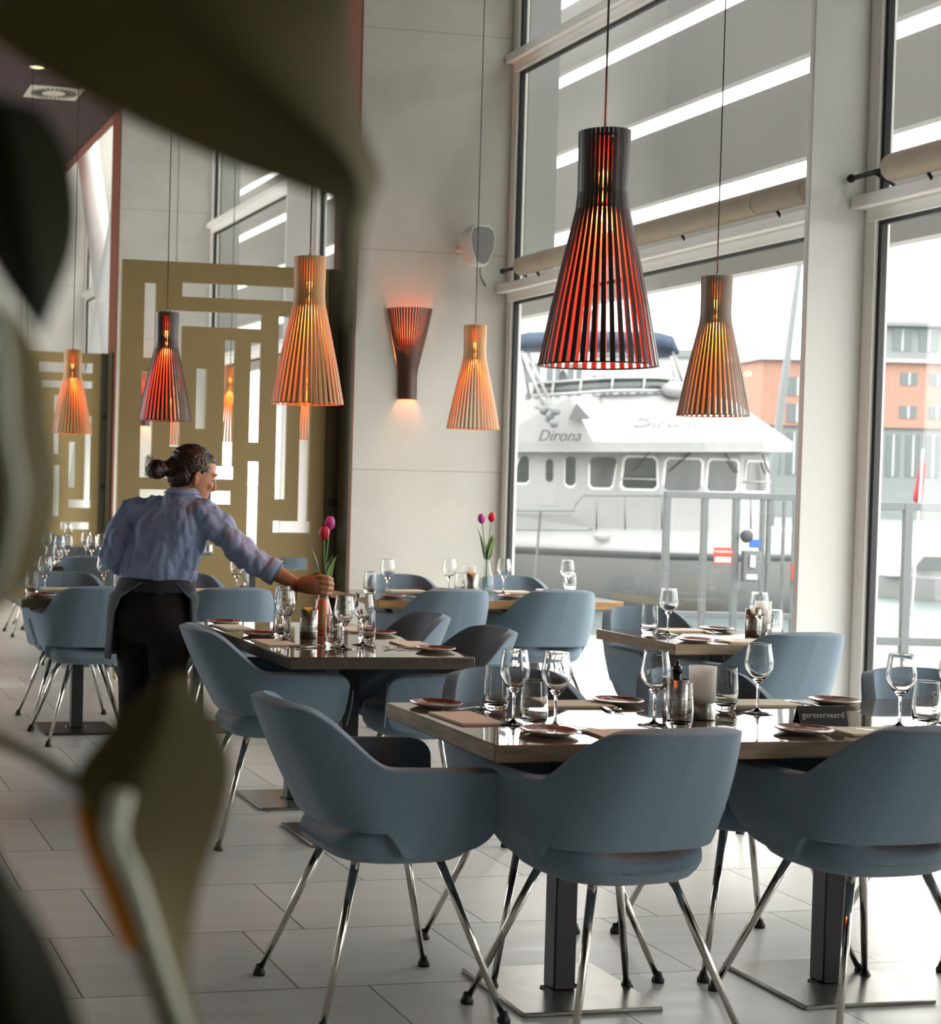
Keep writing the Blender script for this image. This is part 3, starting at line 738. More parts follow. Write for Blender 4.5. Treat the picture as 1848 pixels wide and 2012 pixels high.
can.put((2.135, 6.44, TZ), 0, 'brushed metal can left of the held carafe', 'metal cutlery cans'); packet.put((2.13, 6.44, TZ + .0065), R(10), 'yellow packet standing in the can left of the held carafe', 'yellow packets')
t = thing('orange_candle', 'orange pillar candle behind the held carafe', 'candle', (2.285, 6.72, TZ))
m = MB(); m.lathe([(0, 0), (.027, 0), (.028, .003), (.028, .135), (.025, .14), (0, .136)], 24); m.build('wax', M['orange_glass'], t)
m = MB(); m.tube([(0, 0, .135), (.001, 0, .15)], .0012, 6); m.build('wick', M['black'], t)

# small table by the fin wall
for x, y, l in ((4.20, 6.80, 'on the far side of the small table'), (3.80, 6.31, 'at the near left of the small table')): plate_at(x, y, l)
napkin_at(4.02, 6.79, 88, 'on the far side of the small table'); napkin_at(4.04, 6.32, 90, 'on the near side of the small table')
cutlery(4.13, 6.72, 170, 'before the far plate of the small table'); cutlery(3.89, 6.36, 20, 'right of the near plate on the small table')
wine_at(3.845, 6.611, 'at the left of the small table'); wine_at(4.166, 6.421, 'at the right of the small table'); tumbler_at(3.78, 6.655, 25, 'at the left of the small table'); tumbler_at(4.26, 6.45, 160, 'at the right of the small table')
can.put((4.235, 6.565, TZ), 0, 'brushed metal can on the small table', 'metal cutlery cans'); candle.put((4.30, 6.60, TZ), 0, 'frosted candle holder at the right edge of the small table', 'frosted candle holders')

# table along the pier
for x, y, l in ((3.35, 8.66, 'front left on the table along the pier'), (3.874, 9.17, 'behind the metal can on the table along the pier'), (4.079, 8.70, 'front middle on the table along the pier'), (4.53, 9.15, 'far right on the table along the pier')): plate_at(x, y, l)
napkin_at(3.62, 9.13, 88, 'far left on the table along the pier'); napkin_at(4.27, 9.13, 88, 'far right on the table along the pier'); napkin_at(3.58, 8.60, 90, 'front left on the table along the pier'); napkin_at(4.40, 8.60, 90, 'front right on the table along the pier')
cutlery(3.46, 8.62, 20, 'front left on the table along the pier'); cutlery(4.19, 8.65, 20, 'front right on the table along the pier'); cutlery(3.76, 9.13, 170, 'far left on the table along the pier'); cutlery(4.42, 9.12, 170, 'far right on the table along the pier')
for x, y, l in ((3.372, 8.794, 'far left on the table along the pier'), (3.806, 8.946, 'left of the metal can on the table along the pier'), (4.16, 8.977, 'right of the tulips on the table along the pier'), (4.535, 8.93, 'far right on the table along the pier')): wine_at(x, y, l)
tumbler_at(3.31, 8.90, 30, 'far left on the table along the pier'); tumbler_at(4.59, 9.0, 40, 'far right on the table along the pier'); tumbler_at(3.86, 8.90, 60, 'beside the metal can on the table along the pier')
can.put((3.95, 8.957, TZ), 0, 'brushed metal can on the table along the pier', 'metal cutlery cans'); packet.put((3.95, 8.957, TZ + .0065), 0, 'yellow packet in the can on the table along the pier', 'yellow packets'); candle.put((4.01, 9.13, TZ), 0, 'frosted candle holder behind the can on the table along the pier', 'frosted candle holders')

# table left of the person and the far tables
for x, y, l in ((1.37, 8.56, 'at the near left corner of the left table'), (1.86, 8.98, 'on the left table, just left of the person'), (2.50, 9.06, 'on the left table, right of the person')): plate_at(x, y, l)
napkin_at(1.56, 9.08, 88, 'on the left table behind the wine glasses'); napkin_at(2.32, 9.08, 88, 'on the left table right of the person')
cutlery(1.50, 8.5, 20, 'at the near left of the left table'); cutlery(1.76, 9.03, 170, 'on the left table beside the person'); cutlery(2.43, 9.0, 170, 'on the left table right of the person')
for x, y, l in ((1.407, 8.70, 'far left on the left table'), (1.752, 8.83, 'on the left table by the elbow of the person'), (2.50, 8.82, 'on the left table right of the person')): wine_at(x, y, l)
tumbler_at(1.34, 8.73, 30, 'far left on the left table'); tumbler_at(1.83, 8.77, -25, 'on the left table by the waist of the person'); tumbler_at(2.57, 8.94, 30, 'on the left table right of the person')
can.put((1.91, 8.89, TZ), 0, 'metal can on the left table behind the waist of the person', 'metal cutlery cans'); packet.put((1.91, 8.89, TZ + .0065), 0, 'yellow packet in the can behind the waist of the person', 'yellow packets')
for x, y, l in ((1.945, 11.43, 'second from left on the far table'), (2.005, 11.46, 'third from left on the far table'), (2.19, 11.50, 'in the middle of the far table'), (2.33, 11.85, 'at the right of the far table'), (2.28, 12.2, 'at the back right of the far table'), (1.96, 12.1, 'at the back left of the far table'), (2.15, 14.2, 'at the left of the farthest left table'), (2.5, 14.25, 'at the right of the farthest left table'), (3.2, 12.55, 'left on the screened table'), (3.95, 12.6, 'right on the screened table')): wine_at(x, y, l)
for x, y, r_, l in ((1.90, 11.55, 20, 'at the left of the far table'), (2.0, 11.8, 20, 'behind the wine glasses of the far table')): tumbler_at(x, y, r_, l)
napkin_at(2.11, 11.85, 88, 'on the far table beyond the left table'); plate_at(2.32, 12.05, 'on the far table beyond the left table'); plate_at(3.55, 12.75, 'on the screened table')
can.put((2.36, 11.65, TZ), 0, 'metal can on the far table', 'metal cutlery cans'); packet.put((2.36, 11.65, TZ + .0065), 0, 'yellow packet in the can on the far table', 'yellow packets')

# ------------------------------------------------------------------ lamps
def slat_shade(m, n, half=False, flip=False, h=.6):
    prof = [(0, .064), (.10, .0632), (.26, .0622), (.33, .066), (.42, .078), (.55, .0955), (.75, .1215), (1, .150)]
    rng = range(n) if not half else range(n + 1)
    for k in rng:
        a = 2 * PI * k / n if not half else PI + PI * k / n
        c, s = math.cos(a), math.sin(a); n_ = Vector((-s, c, 0)); o = Vector((c, s, 0)); rings = []
        for f, r in prof:
            z = h * (f if flip else 1 - f); w = .0045 + .0021 * f; th = .0013
            p = o * r + Vector((0, 0, z)); rings.append([p - n_ * w - o * th, p + n_ * w - o * th, p + n_ * w + o * th, p - n_ * w + o * th])
        m.rings(rings, smooth=False)
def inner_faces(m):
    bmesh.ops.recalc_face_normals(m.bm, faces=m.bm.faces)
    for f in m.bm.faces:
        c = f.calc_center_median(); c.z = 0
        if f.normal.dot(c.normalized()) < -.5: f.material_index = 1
def make_pendant(slat, inner, energy, col=(1, .36, .12)):
    t = thing('slatted_pendant_lamp', 'x', 'lamp')
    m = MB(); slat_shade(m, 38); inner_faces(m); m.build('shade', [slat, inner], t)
    for z, r in ((.40, .0605), (.58, .0605)): m = MB(); m.lathe([(r, z), (r, z + .008), (r - .006, z + .008), (r - .006, z), (r, z)], 32, smooth=False); m.build('ring', slat, t)
    m = MB(); m.lathe([(.1485, .0), (.1485, .004), (.144, .004), (.144, 0), (.1485, 0)], 48, smooth=False); m.build('ring', slat, t)
    m = MB(); m.lathe([(0, .50), (.018, .50), (.018, .585), (.01, .60), (.005, .615), (0, .615)], 16); m.build('socket', M['white_paint'], t)
    m = MB(); m.ball((0, 0, .462), (.028, .028, .038), 16, 10); m.build('bulb', M['bulb'], t)
    m = MB(); m.tube([(0, 0, .612), (0, 0, CEIL - 1.69 - .05)], .0028, 8); m.build('cord', M['cord'], t)
    m = MB(); m.lathe([(0, CEIL - 1.69), (.055, CEIL - 1.69), (.05, CEIL - 1.705), (.008, CEIL - 1.78), (0, CEIL - 1.78)], 20); m.build('canopy', M['black'], t)
    ld = bpy.data.lights.new('pendant_glow', 'POINT'); ld.energy = energy; ld.color = col; ld.shadow_soft_size = .02
    lo = bpy.data.objects.new('pendant_glow', ld); lo.location = (0, 0, .385); lo.parent = t; COL.objects.link(lo)
    return t
pk = {'oak': Kind(make_pendant(M['oak'], M['inner_oak'], 4.5)), 'dark': Kind(make_pendant(M['dark_slat'], M['inner_dark'], 4.2, (1, .30, .09))), 'smoked': Kind(make_pendant(M['smoked'], M['inner_smoked'], 5, (1, .45, .15)))}
for k, loc, l in [
    ('dark', (2.06, 3.92, 1.70), 'large black slatted pendant lamp hanging nearest, over the near table'),
    ('smoked', (3.945, 6.47, 1.70), 'brown slatted pendant lamp in front of the large window, beside the white fin wall'),
    ('oak', (2.115, 6.48, 1.695), 'pale wood slatted pendant lamp above the hand of the person'),
    ('oak', (3.937, 8.97, 1.695), 'pale wood slatted pendant lamp between the wall sconce and large window'),
    ('dark', (2.10, 8.95, 1.69), 'black slatted pendant lamp above the head of the person'),
    ('oak', (2.065, 11.73, 1.67), 'pale wood slatted pendant lamp left of the large pierced screen'),
    ('oak', (3.493, 12.65, 1.66), 'pale wood slatted pendant lamp seen through the middle screen slot'),
    ('oak', (3.335, 13.91, 1.65), 'pale slatted pendant lamp seen below the black pendant through the screen'),
    ('oak', (4.24, 13.0, 1.70), 'pale slatted pendant lamp behind the right edge of the large screen'),
    ('oak', (2.34, 15.86, 1.67), 'pale wood slatted pendant lamp in front of the far screen'),
    ('oak', (2.9, 20.2, 1.69), 'pale slatted pendant lamp seen through the far screen')]:
    pk[k].put(loc, 0, l, 'slatted pendant lamps')

def make_sconce():
    t = thing('slatted_wall_sconce', 'x', 'lamp')
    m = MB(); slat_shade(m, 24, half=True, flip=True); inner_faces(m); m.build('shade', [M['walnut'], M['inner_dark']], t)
    for z, r in ((.01, .0605), (.18, .0605)):
        m = MB(); m.rings([[(r * math.cos(PI + PI * k / 16) * q, r * math.sin(PI + PI * k / 16) * q, z + dz) for k in range(17)] for q, dz in ((1, 0), (1, .008), (.9, .008), (.9, 0))], cap=False, closed=False); m.build('ring', M['walnut'], t)
    m = MB(); m.box(-.05, .05, -.012, .006, .05, .35); m.build('back_plate', M['black'], t)
    m = MB(); m.ball((0, -.03, .20), (.018, .018, .03), 14, 8); m.build('bulb', M['bulb'], t)
    for z in (.27, .10):
        ld = bpy.data.lights.new('sconce_glow', 'POINT'); ld.energy = 7 if z > .2 else 1.6; ld.color = (1, .36, .12); ld.shadow_soft_size = .015
        lo = bpy.data.objects.new('sconce_glow', ld); lo.location = (0, -.035, z); lo.parent = t; COL.objects.link(lo)
    return t
sc = Kind(make_sconce())
sc.put((4.088, 10.392, 1.925), 0, 'dark slatted wall sconce flaring upward on the concrete pier', 'slatted wall sconces')
sc.put((4.05, 18.292, 1.925), 0, 'dark slatted wall sconce on the far pier, seen through the screen', 'slatted wall sconces')

# loudspeaker on the pier
t = thing('loudspeaker', 'grey rounded loudspeaker hanging on the concrete pier by the window', 'speaker', (4.465, 10.22, 2.935), R(12))
out = [(-.085, .115), (-.05, .135), (.05, .135), (.085, .115), (.103, .06), (.09, -.03), (.05, -.115), (.02, -.135), (-.02, -.135), (-.05, -.115), (-.09, -.03), (-.103, .06)]
m = MB(); m.rings([[(x * q, y, z * q) for x, z in out] for q, y in ((.93, -.09), (1, -.08), (1, -.03), (.9, .03), (.7, .07))]); m.build('cabinet', M['speaker_white'], t)
m = MB(); m.rings([[(x * q, y, z * q) for x, z in out] for q, y in ((.86, -.0935), (.9, -.089))]); m.build('grille', M['speaker'], t)
m = MB(); m.tube([(0, .06, 0), (0, .15, 0), (0, .19, 0)], .02, 10); m.build('bracket', M['speaker_white'], t)
m = MB(); m.tube([(.06, .02, -.10), (.12, .10, -.17), (.21, .15, -.24)], .004, 6); m.build('cable', M['cord'], t)

# ------------------------------------------------------------------ the person
P0 = Vector((1.60, 6.95, 0)); HEAD = R(-52)
def ell(c, a, bb, n=28, tilt=None, e=2.0):
    c = Vector(c); r = []
    for k in range(n):
        t_ = 2 * PI * k / n; x, y = math.cos(t_), math.sin(t_); q = 2 / e
        v = Vector((a * math.copysign(abs(x)**q, x), bb * math.copysign(abs(y)**q, y), 0))
        r.append(c + (tilt @ v if tilt is not None else v))
    return r
Rsh, Rel, Rwr = Vector((.222, .045, 1.235)), Vector((.41, .125, 1.055)), Vector((.603, .232, .935))
Lsh, Lel, Lwr = Vector((-.128, -.003, 1.228)), Vector((-.182, -.085, 1.03)), Vector((-.215, .13, .965))
lean = lambda z: Vector((.115 * sm((z - .80) / .62), .045 * sm((z - .85) / .55), z))
TORSO = [(.80, .165, .128), (.90, .150, .112), (.97, .145, .105), (1.05, .152, .104), (1.12, .164, .106), (1.19, .168, .102), (1.245, .15, .088), (1.285, .095, .066), (1.325, .055, .052)]
Hq = Matrix.Rotation(R(-33), 3, 'Z') @ Matrix.Rotation(R(-20), 3, 'X')      # head turned to the right and bowed
Hc = Vector((.108, .052, 1.283))                                               # chin level at the neck axis
hp = lambda v: Hc + Hq @ Vector(v)
def head_rings(s=1, grow=0):
    prof = [(.0, .048, .022, .024), (.012, .045, .036, .042), (.035, .034, .048, .060), (.06, .022, .056, .076), (.09, .010, .063, .088), (.125, .0, .069, .096), (.16, -.004, .071, .098), (.19, -.006, .066, .091), (.215, -.008, .052, .072), (.23, -.008, .032, .044), (.236, -.008, .01, .014)]
    return [[hp(p) for p in ell((0, cy_, z), a * s + grow, b_ * s + grow, 28)] for z, cy_, a, b_ in prof]
CAR = P0.copy()
Mp = Matrix.Translation(P0) @ Matrix.Rotation(HEAD, 4, 'Z')
vase_l = Mp.inverted() @ Vector((VX, VY, TZ))
m = MB()
m.rings([ell(lean(z), a, b_, e=2.3) for z, a, b_ in TORSO])
m.rings([ell(lean(.92), .145, .108), ell((0, -.005, .85), .168, .13), ell((0, -.012, .79), .176, .142), ell((0, -.005, .72), .172, .13), ell((0, 0, .69), .15, .10)])
for s in (-1, 1):
    m.tube([(s*.085, 0, .76), (s*.088, .005, .60), (s*.09, .01, .46), (s*.09, -.005, .30), (s*.09, -.01, .10), (s*.09, -.01, .05)], [.088, .076, .058, .054, .036, .038], 18)
    m.tube([(s*.09, -.045, .045), (s*.09, .02, .045), (s*.095, .10, .03), (s*.095, .16, .022)], [.036, .04, .036, .02], 14)
m.tube([lean(1.29), lean(1.33) + Vector((.0, .004, .0)), hp((0, -.02, .05)), hp((0, -.015, .09))], [.058, .05, .050, .05], 20)
m.rings(head_rings())
m.tube([hp((0, .098, .142)), hp((0, .108, .118)), hp((0, .113, .098)), hp((0, .100, .086))], [.006, .009, .0125, .008], 12)       # nose
m.tube([hp((-.02, .085, .062)), hp((0, .093, .064)), hp((.02, .085, .062))], [.004, .0075, .004], 10)                            # lips
m.tube([hp((-.02, .084, .053)), hp((0, .090, .052)), hp((.02, .084, .053))], [.004, .007, .004], 10)
m.ball(hp((0, .078, .022)), .018, 12, 8)                                                                                          # chin
for s in (-1, 1):
    m.tube([hp((s*.012, .092, .148)), hp((s*.03, .088, .153)), hp((s*.05, .07, .148))], .0075, 10)                                # brow ridge
    m.ball(hp((s*.034, .074, .10)), .02, 12, 8)                                                                                   # cheek
    er = [(s*.069, .002, .075), (s*.074, -.004, .086), (s*.079, -.010, .102), (s*.082, -.014, .12), (s*.078, -.004, .133), (s*.073, .006, .122), (s*.070, .006, .105)]
    m.tube([hp(p) for p in er + er[:1]], .0062, 8); m.ball(hp((s*.073, -.002, .105)), (.006, .014, .026), 10, 8, rot=Hq)
for a, e_, w in ((Rsh, Rel, Rwr), (Lsh, Lel, Lwr)):
    m.tube([lean(1.235) + (a - lean(1.235)) * .45, a, a + (e_ - a) * .5, e_, e_ + (w - e_) * .3, e_ + (w - e_) * .75, w], [.06, .056, .047, .040, .042, .031, .026], 18)
# right hand closing round the carafe neck
ax = Vector((vase_l.x, vase_l.y, 0)); d = Vector((ax.x - Rwr.x, ax.y - Rwr.y, 0)).normalized(); sd = Vector((d.y, -d.x, 0))   # sd points towards the camera
nk = lambda a, s, z: Vector((ax.x, ax.y, z)) + d * a + sd * s
oval = lambda c, ws, wz: [c + sd * (ws * math.cos(2*PI*k/16)) + Vector((0, 0, wz * math.sin(2*PI*k/16))) for k in range(16)]
m.rings([oval(Rwr, .021, .026), oval(nk(-.10, .018, .947), .0185, .032), oval(nk(-.06, .030, .950), .0165, .040), oval(nk(-.022, .038, .951), .0135, .042), oval(nk(-.006, .038, .951), .010, .038)])
for i, (zf, ln) in enumerate(((.986, .94), (.963, 1.05), (.940, 1.0), (.919, .82))):
    zt = .951 + (zf - .951) * .86
    m.tube([nk(-.02, .038, zf), nk(.004, .041, zf + .001), nk(.028 * ln, .033, zf - .003), nk(.040 * ln, .012, zt - .006), nk(.034 * ln, -.010, zt - .009), nk(.016 * ln, -.022, zt - .010)], [.0100, .0106, .0097, .0092, .0084, .0066], 12)
m.tube([nk(-.075, .014, .965), nk(-.050, .002, .982), nk(-.028, -.010, .990), nk(-.004, -.024, .986), nk(.008, -.028, .982)], [.014, .0125, .011, .0098, .0072], 12)
# left hand, lightly curled in front of the waist
dl = (Lwr - Lel).normalized(); up = Vector((0, 0, 1)); sl = dl.cross(up).normalized()
lk = lambda a, s, z: Lwr + dl * a + sl * s + up * z
m.rings([[lk(a, 0, z) + sl * (w * math.cos(t_)) + up * (h_ * math.sin(t_)) for t_ in [2*PI*k/14 for k in range(14)]] for a, z, w, h_ in ((0, 0, .026, .02), (.04, 0, .036, .018), (.085, -.004, .04, .0145), (.097, -.006, .036, .01))])
for s, ln in ((.03, .9), (.0105, 1.03), (-.0095, 1.0), (-.029, .8)):
    m.tube([lk(.075, s, -.003), lk(.095 + .02 * ln, s * 1.05, -.010), lk(.10 + .042 * ln, s * 1.05, -.030), lk(.095 + .045 * ln, s, -.052)], [.0095, .0092, .0083, .0064], 12)
m.tube([lk(.02, .022, -.008), lk(.045, .042, -.016), lk(.075, .05, -.024), lk(.095, .048, -.03)], [.0125, .0115, .0095, .007], 12)
body = m.build('person', M['skin'])
bake(body, ('REMESH', dict(mode='VOXEL', voxel_size=.0042)), ('SMOOTH', dict(factor=.5, iterations=3)))
body.location = P0; body.rotation_euler = (0, 0, HEAD)
tag(body, 'person in light blue shirt and dark denim apron reaching to set a tulip carafe', 'person')
person = body

def fold(o, amp, f, seed, fade=None):
    me = o.data
    ns = [v.normal.copy() for v in me.vertices]
    for v, n_ in zip(me.vertices, ns):
        p = Vector(v.co); q = Vector((p.x * f[0], p.y * f[1], p.z * f[2])) + Vector((seed, seed * 2, 0))
        a = amp * (fade(p) if fade else 1)
        k = noise.noise(q) + .5 * noise.noise(q * 2.1)
        v.co = p + n_ * a * (abs(k) * 2 - .55)
# shirt
m = MB()
SH = [(.885, .158, .126), (.93, .168, .128), (.99, .176, .128), (1.06, .176, .122), (1.12, .182, .122), (1.19, .180, .116), (1.245, .150, .10), (1.285, .108, .078), (1.315, .070, .065)]
m.rings([ell(lean(z), a, b_, 36, e=2.3) for z, a, b_ in SH])
m.tube([lean(1.24) + (Rsh - lean(1.24)) * .35, Rsh + Vector((0, 0, -.004)), Rsh + (Rel - Rsh) * .5, Rel, Rel + (Rwr - Rel) * .22, Rel + (Rwr - Rel) * .46], [.068, .073, .064, .060, .058, .05], 22)
m.tube([lean(1.24) + (Lsh - lean(1.24)) * .35, Lsh + Vector((0, 0, -.004)), Lsh + (Lel - Lsh) * .5, Lel, Lel + (Lwr - Lel) * .22, Lel + (Lwr - Lel) * .42], [.068, .073, .064, .060, .058, .05], 22)
sh = m.build('shirt', M['shirt'], body)
bake(sh, ('REMESH', dict(mode='VOXEL', voxel_size=.008)), ('SMOOTH', dict(factor=.6, iterations=6)))
fold(sh, .015, (8, 8, 4.5), 3.1, lambda p: 1.0 if p.z < 1.2 else .6)
fold(sh, .008, (19, 19, 8), 8.3)
fold(sh, .003, (34, 34, 16), 2.2)
bake(sh, ('SMOOTH', dict(factor=.4, iterations=1)))
def cuff(e_, w, f0, f1, r):
    a, c = e_ + (w - e_) * f0, e_ + (w - e_) * f1; k = MB(); dd = (c - a).normalized()
    k.tube([a, a + (c - a) * .1, c - dd * .006, c, c - dd * .01], [r, r + .005, r + .006, r + .002, r - .012], 24); return k.build('cuff', M['shirt'], body)
cuff(Rel, Rwr, .36, .56, .052); cuff(Lel, Lwr, .32, .5, .052)
m = MB(); base = [lean(1.30), lean(1.32), lean(1.348), lean(1.325)]
m.rings([ell(lean(1.292) + Vector((0, .0, 0)), .082, .078, 28), ell(lean(1.322) + Vector((.0, .004, .0)), .066, .066, 28), ell(lean(1.340) + Vector((.002, .010, .0)), .057, .058, 28), ell(lean(1.339) + Vector((.002, .010, 0)), .063, .064, 28), ell(lean(1.315) + Vector((0, .004, 0)), .082, .082, 28)], cap=False)
m.build('collar', M['shirt'], body)
# black trousers
m = MB()
m.rings([ell(lean(.935), .150, .117), ell((.0, -.006, .86), .178, .142), ell((0, -.016, .79), .188, .156), ell((0, -.008, .72), .184, .142), ell((0, 0, .68), .16, .11)])
for s in (-1, 1): m.tube([(s*.085, -.004, .77), (s*.088, .002, .60), (s*.09, .008, .46), (s*.09, -.005, .30), (s*.09, -.01, .10), (s*.09, -.008, .07)], [.098, .090, .078, .073, .066, .065], 20)
tr = m.build('trousers', M['trousers'], body); bake(tr, ('REMESH', dict(mode='VOXEL', voxel_size=.01)), ('SMOOTH', dict(factor=.5, iterations=4))); fold(tr, .004, (8, 8, 6), 1.7)
for s in (-1, 1):
    m = MB(); m.tube([(s*.09, -.062, .035), (s*.09, -.04, .05), (s*.09, .02, .055), (s*.095, .10, .04), (s*.095, .175, .03), (s*.095, .19, .025)], [.028, .042, .046, .042, .03, .012], 16); m.tube([(s*.09, -.055, .008), (s*.095, .05, .008), (s*.095, .185, .008)], [(.008, .03), (.008, .042), (.008, .03)], 12, ref=(0, 0, 1)); m.build('shoe', M['black'], body)
# dark denim apron: waistband and a skirt open at the back
def apron_arc(z, gap, grow, n=44, tilt=.0):
    a, b_ = .178 + (.016 if z < .9 else -.012), .142 + (.018 if z < .9 else -.012); c = lean(z) if z > .86 else Vector((0, -.01, z)); pts = []
    for k in range(n + 1):
        t_ = -PI / 2 + R(36) + R(gap) + (2 * PI - 2 * R(gap)) * k / n
        pts.append(c + Vector(((a + grow) * math.cos(t_), (b_ + grow) * math.sin(t_), 0)))
    return pts
m = MB(); m.rings([apron_arc(z, g, gr) for z, g, gr in ((.935, 26, .006), (.905, 40, .010), (.87, 50, .012), (.80, 57, .012), (.72, 59, .014), (.65, 60, .018), (.60, 60, .022))], cap=False, closed=False)
ap = m.build('apron', M['denim'], body); bake(ap, ('SOLIDIFY', dict(thickness=.004)))
for f in (0, -1):
    m = MB(); pts = [apron_arc(z, g, gr + .004)[f] for z, g, gr in ((.935, 26, .006), (.905, 40, .010), (.87, 50, .012), (.80, 57, .012), (.72, 59, .014), (.65, 60, .018), (.60, 60, .022))]
    m.tube(pts, [(.004, .013)] * 7, 8, ref=(0, 0, 1)); m.build('apron_binding', M['denim_band'], body)
m = MB(); m.rings([ell(lean(z), a, b_, 36, e=2.2) for z, a, b_ in ((.893, .176, .146), (.90, .182, .150), (.945, .172, .138), (.95, .166, .132))], cap=False); m.build('waistband', M['denim'], body)
# hair drawn back into a low bun
m = MB()
m.ball(hp((0, -.020, .158)), (.0795, .099, .090), 32, 20, rot=Hq); m.ball(hp((0, -.045, .105)), (.071, .066, .075), 24, 16, rot=Hq); m.ball(hp((0, .026, .198)), (.06, .05, .036), 24, 16, rot=Hq)
m.tube([hp((0, -.085, .13)), hp((0, -.115, .105)), hp((0, -.135, .09))], [.045, .034, .03], 18)
m.ball(hp((-.006, -.155, .085)), (.047, .045, .042), 24, 16, rot=Hq); m.ball(hp((.02, -.17, .07)), (.032, .032, .03), 18, 12, rot=Hq); m.ball(hp((-.03, -.165, .072)), (.03, .03, .032), 18, 12, rot=Hq)
ha = m.build('hair', M['hair'], body); bake(ha, ('REMESH', dict(mode='VOXEL', voxel_size=.005)), ('SMOOTH', dict(factor=.5, iterations=4))); fold(ha, .0035, (16, 60, 60), 5.5)
m = MB()
for k in range(14):
    random.seed(k); a = random.uniform(-1, 1); q = [(.03 * a - .006, -.17 - random.uniform(0, .03), .10), (.05 * a, -.20 - random.uniform(0, .02), .115 + .02 * random.random()), (.055 * a, -.205, .09), (.04 * a, -.19, .055 - .03 * random.random())]
    m.tube([hp(p) for p in catmull(q, 4)], .0008, 5)
m.build('loose_strand', M['hair'], body)
m = MB(); m.tube([hp((.062, .045, .195)), hp((.074, .022, .17)), hp((.078, .004, .15))], .0014, 6); m.build('hair_pin', M['yellow'], body)
for s in (-1, 1):
    m = MB(); m.ball(hp((s*.033, .076, .126)), .0105, 14, 10); e_ = m.build('eye', M['eye'], body); m = MB(); m.ball(hp((s*.0335, .0875, .125)), .0048, 10, 8); m.build('iris', M['hair'], e_)
    m = MB(); m.tube([hp((s*.014, .097, .150)), hp((s*.032, .094, .156)), hp((s*.052, .078, .150))], [.0022, .003, .0015], 8); m.build('eyebrow', M['hair'], body)
m = MB(); m.tube([hp((-.02, .0905, .058)), hp((0, .0985, .059)), hp((.02, .0905, .058))], [.0015, .0035, .0015], 8); m.build('lips', M['lip'], body)
m = MB(); w0 = Rel + (Rwr - Rel) * .93; dd = (Rwr - Rel).normalized()
for q in (0, .006): m.tube([w0 + dd * q + (sd * math.cos(t_) + Vector((0, 0, 1)) * math.sin(t_)) * .0305 for t_ in [2*PI*k/20 for k in range(21)]], .0016, 6, cap=False)
m.tube([w0 + Vector((0, 0, -.03)), w0 + Vector((-.004, 0, -.06)), w0 + Vector((-.014, 0, -.085))], .0013, 6); m.tube([w0 + Vector((0, 0, -.03)), w0 + Vector((.003, 0, -.055)), w0 + Vector((-.004, 0, -.075))], .0013, 6)
m.build('bracelet', M['thread'], body)

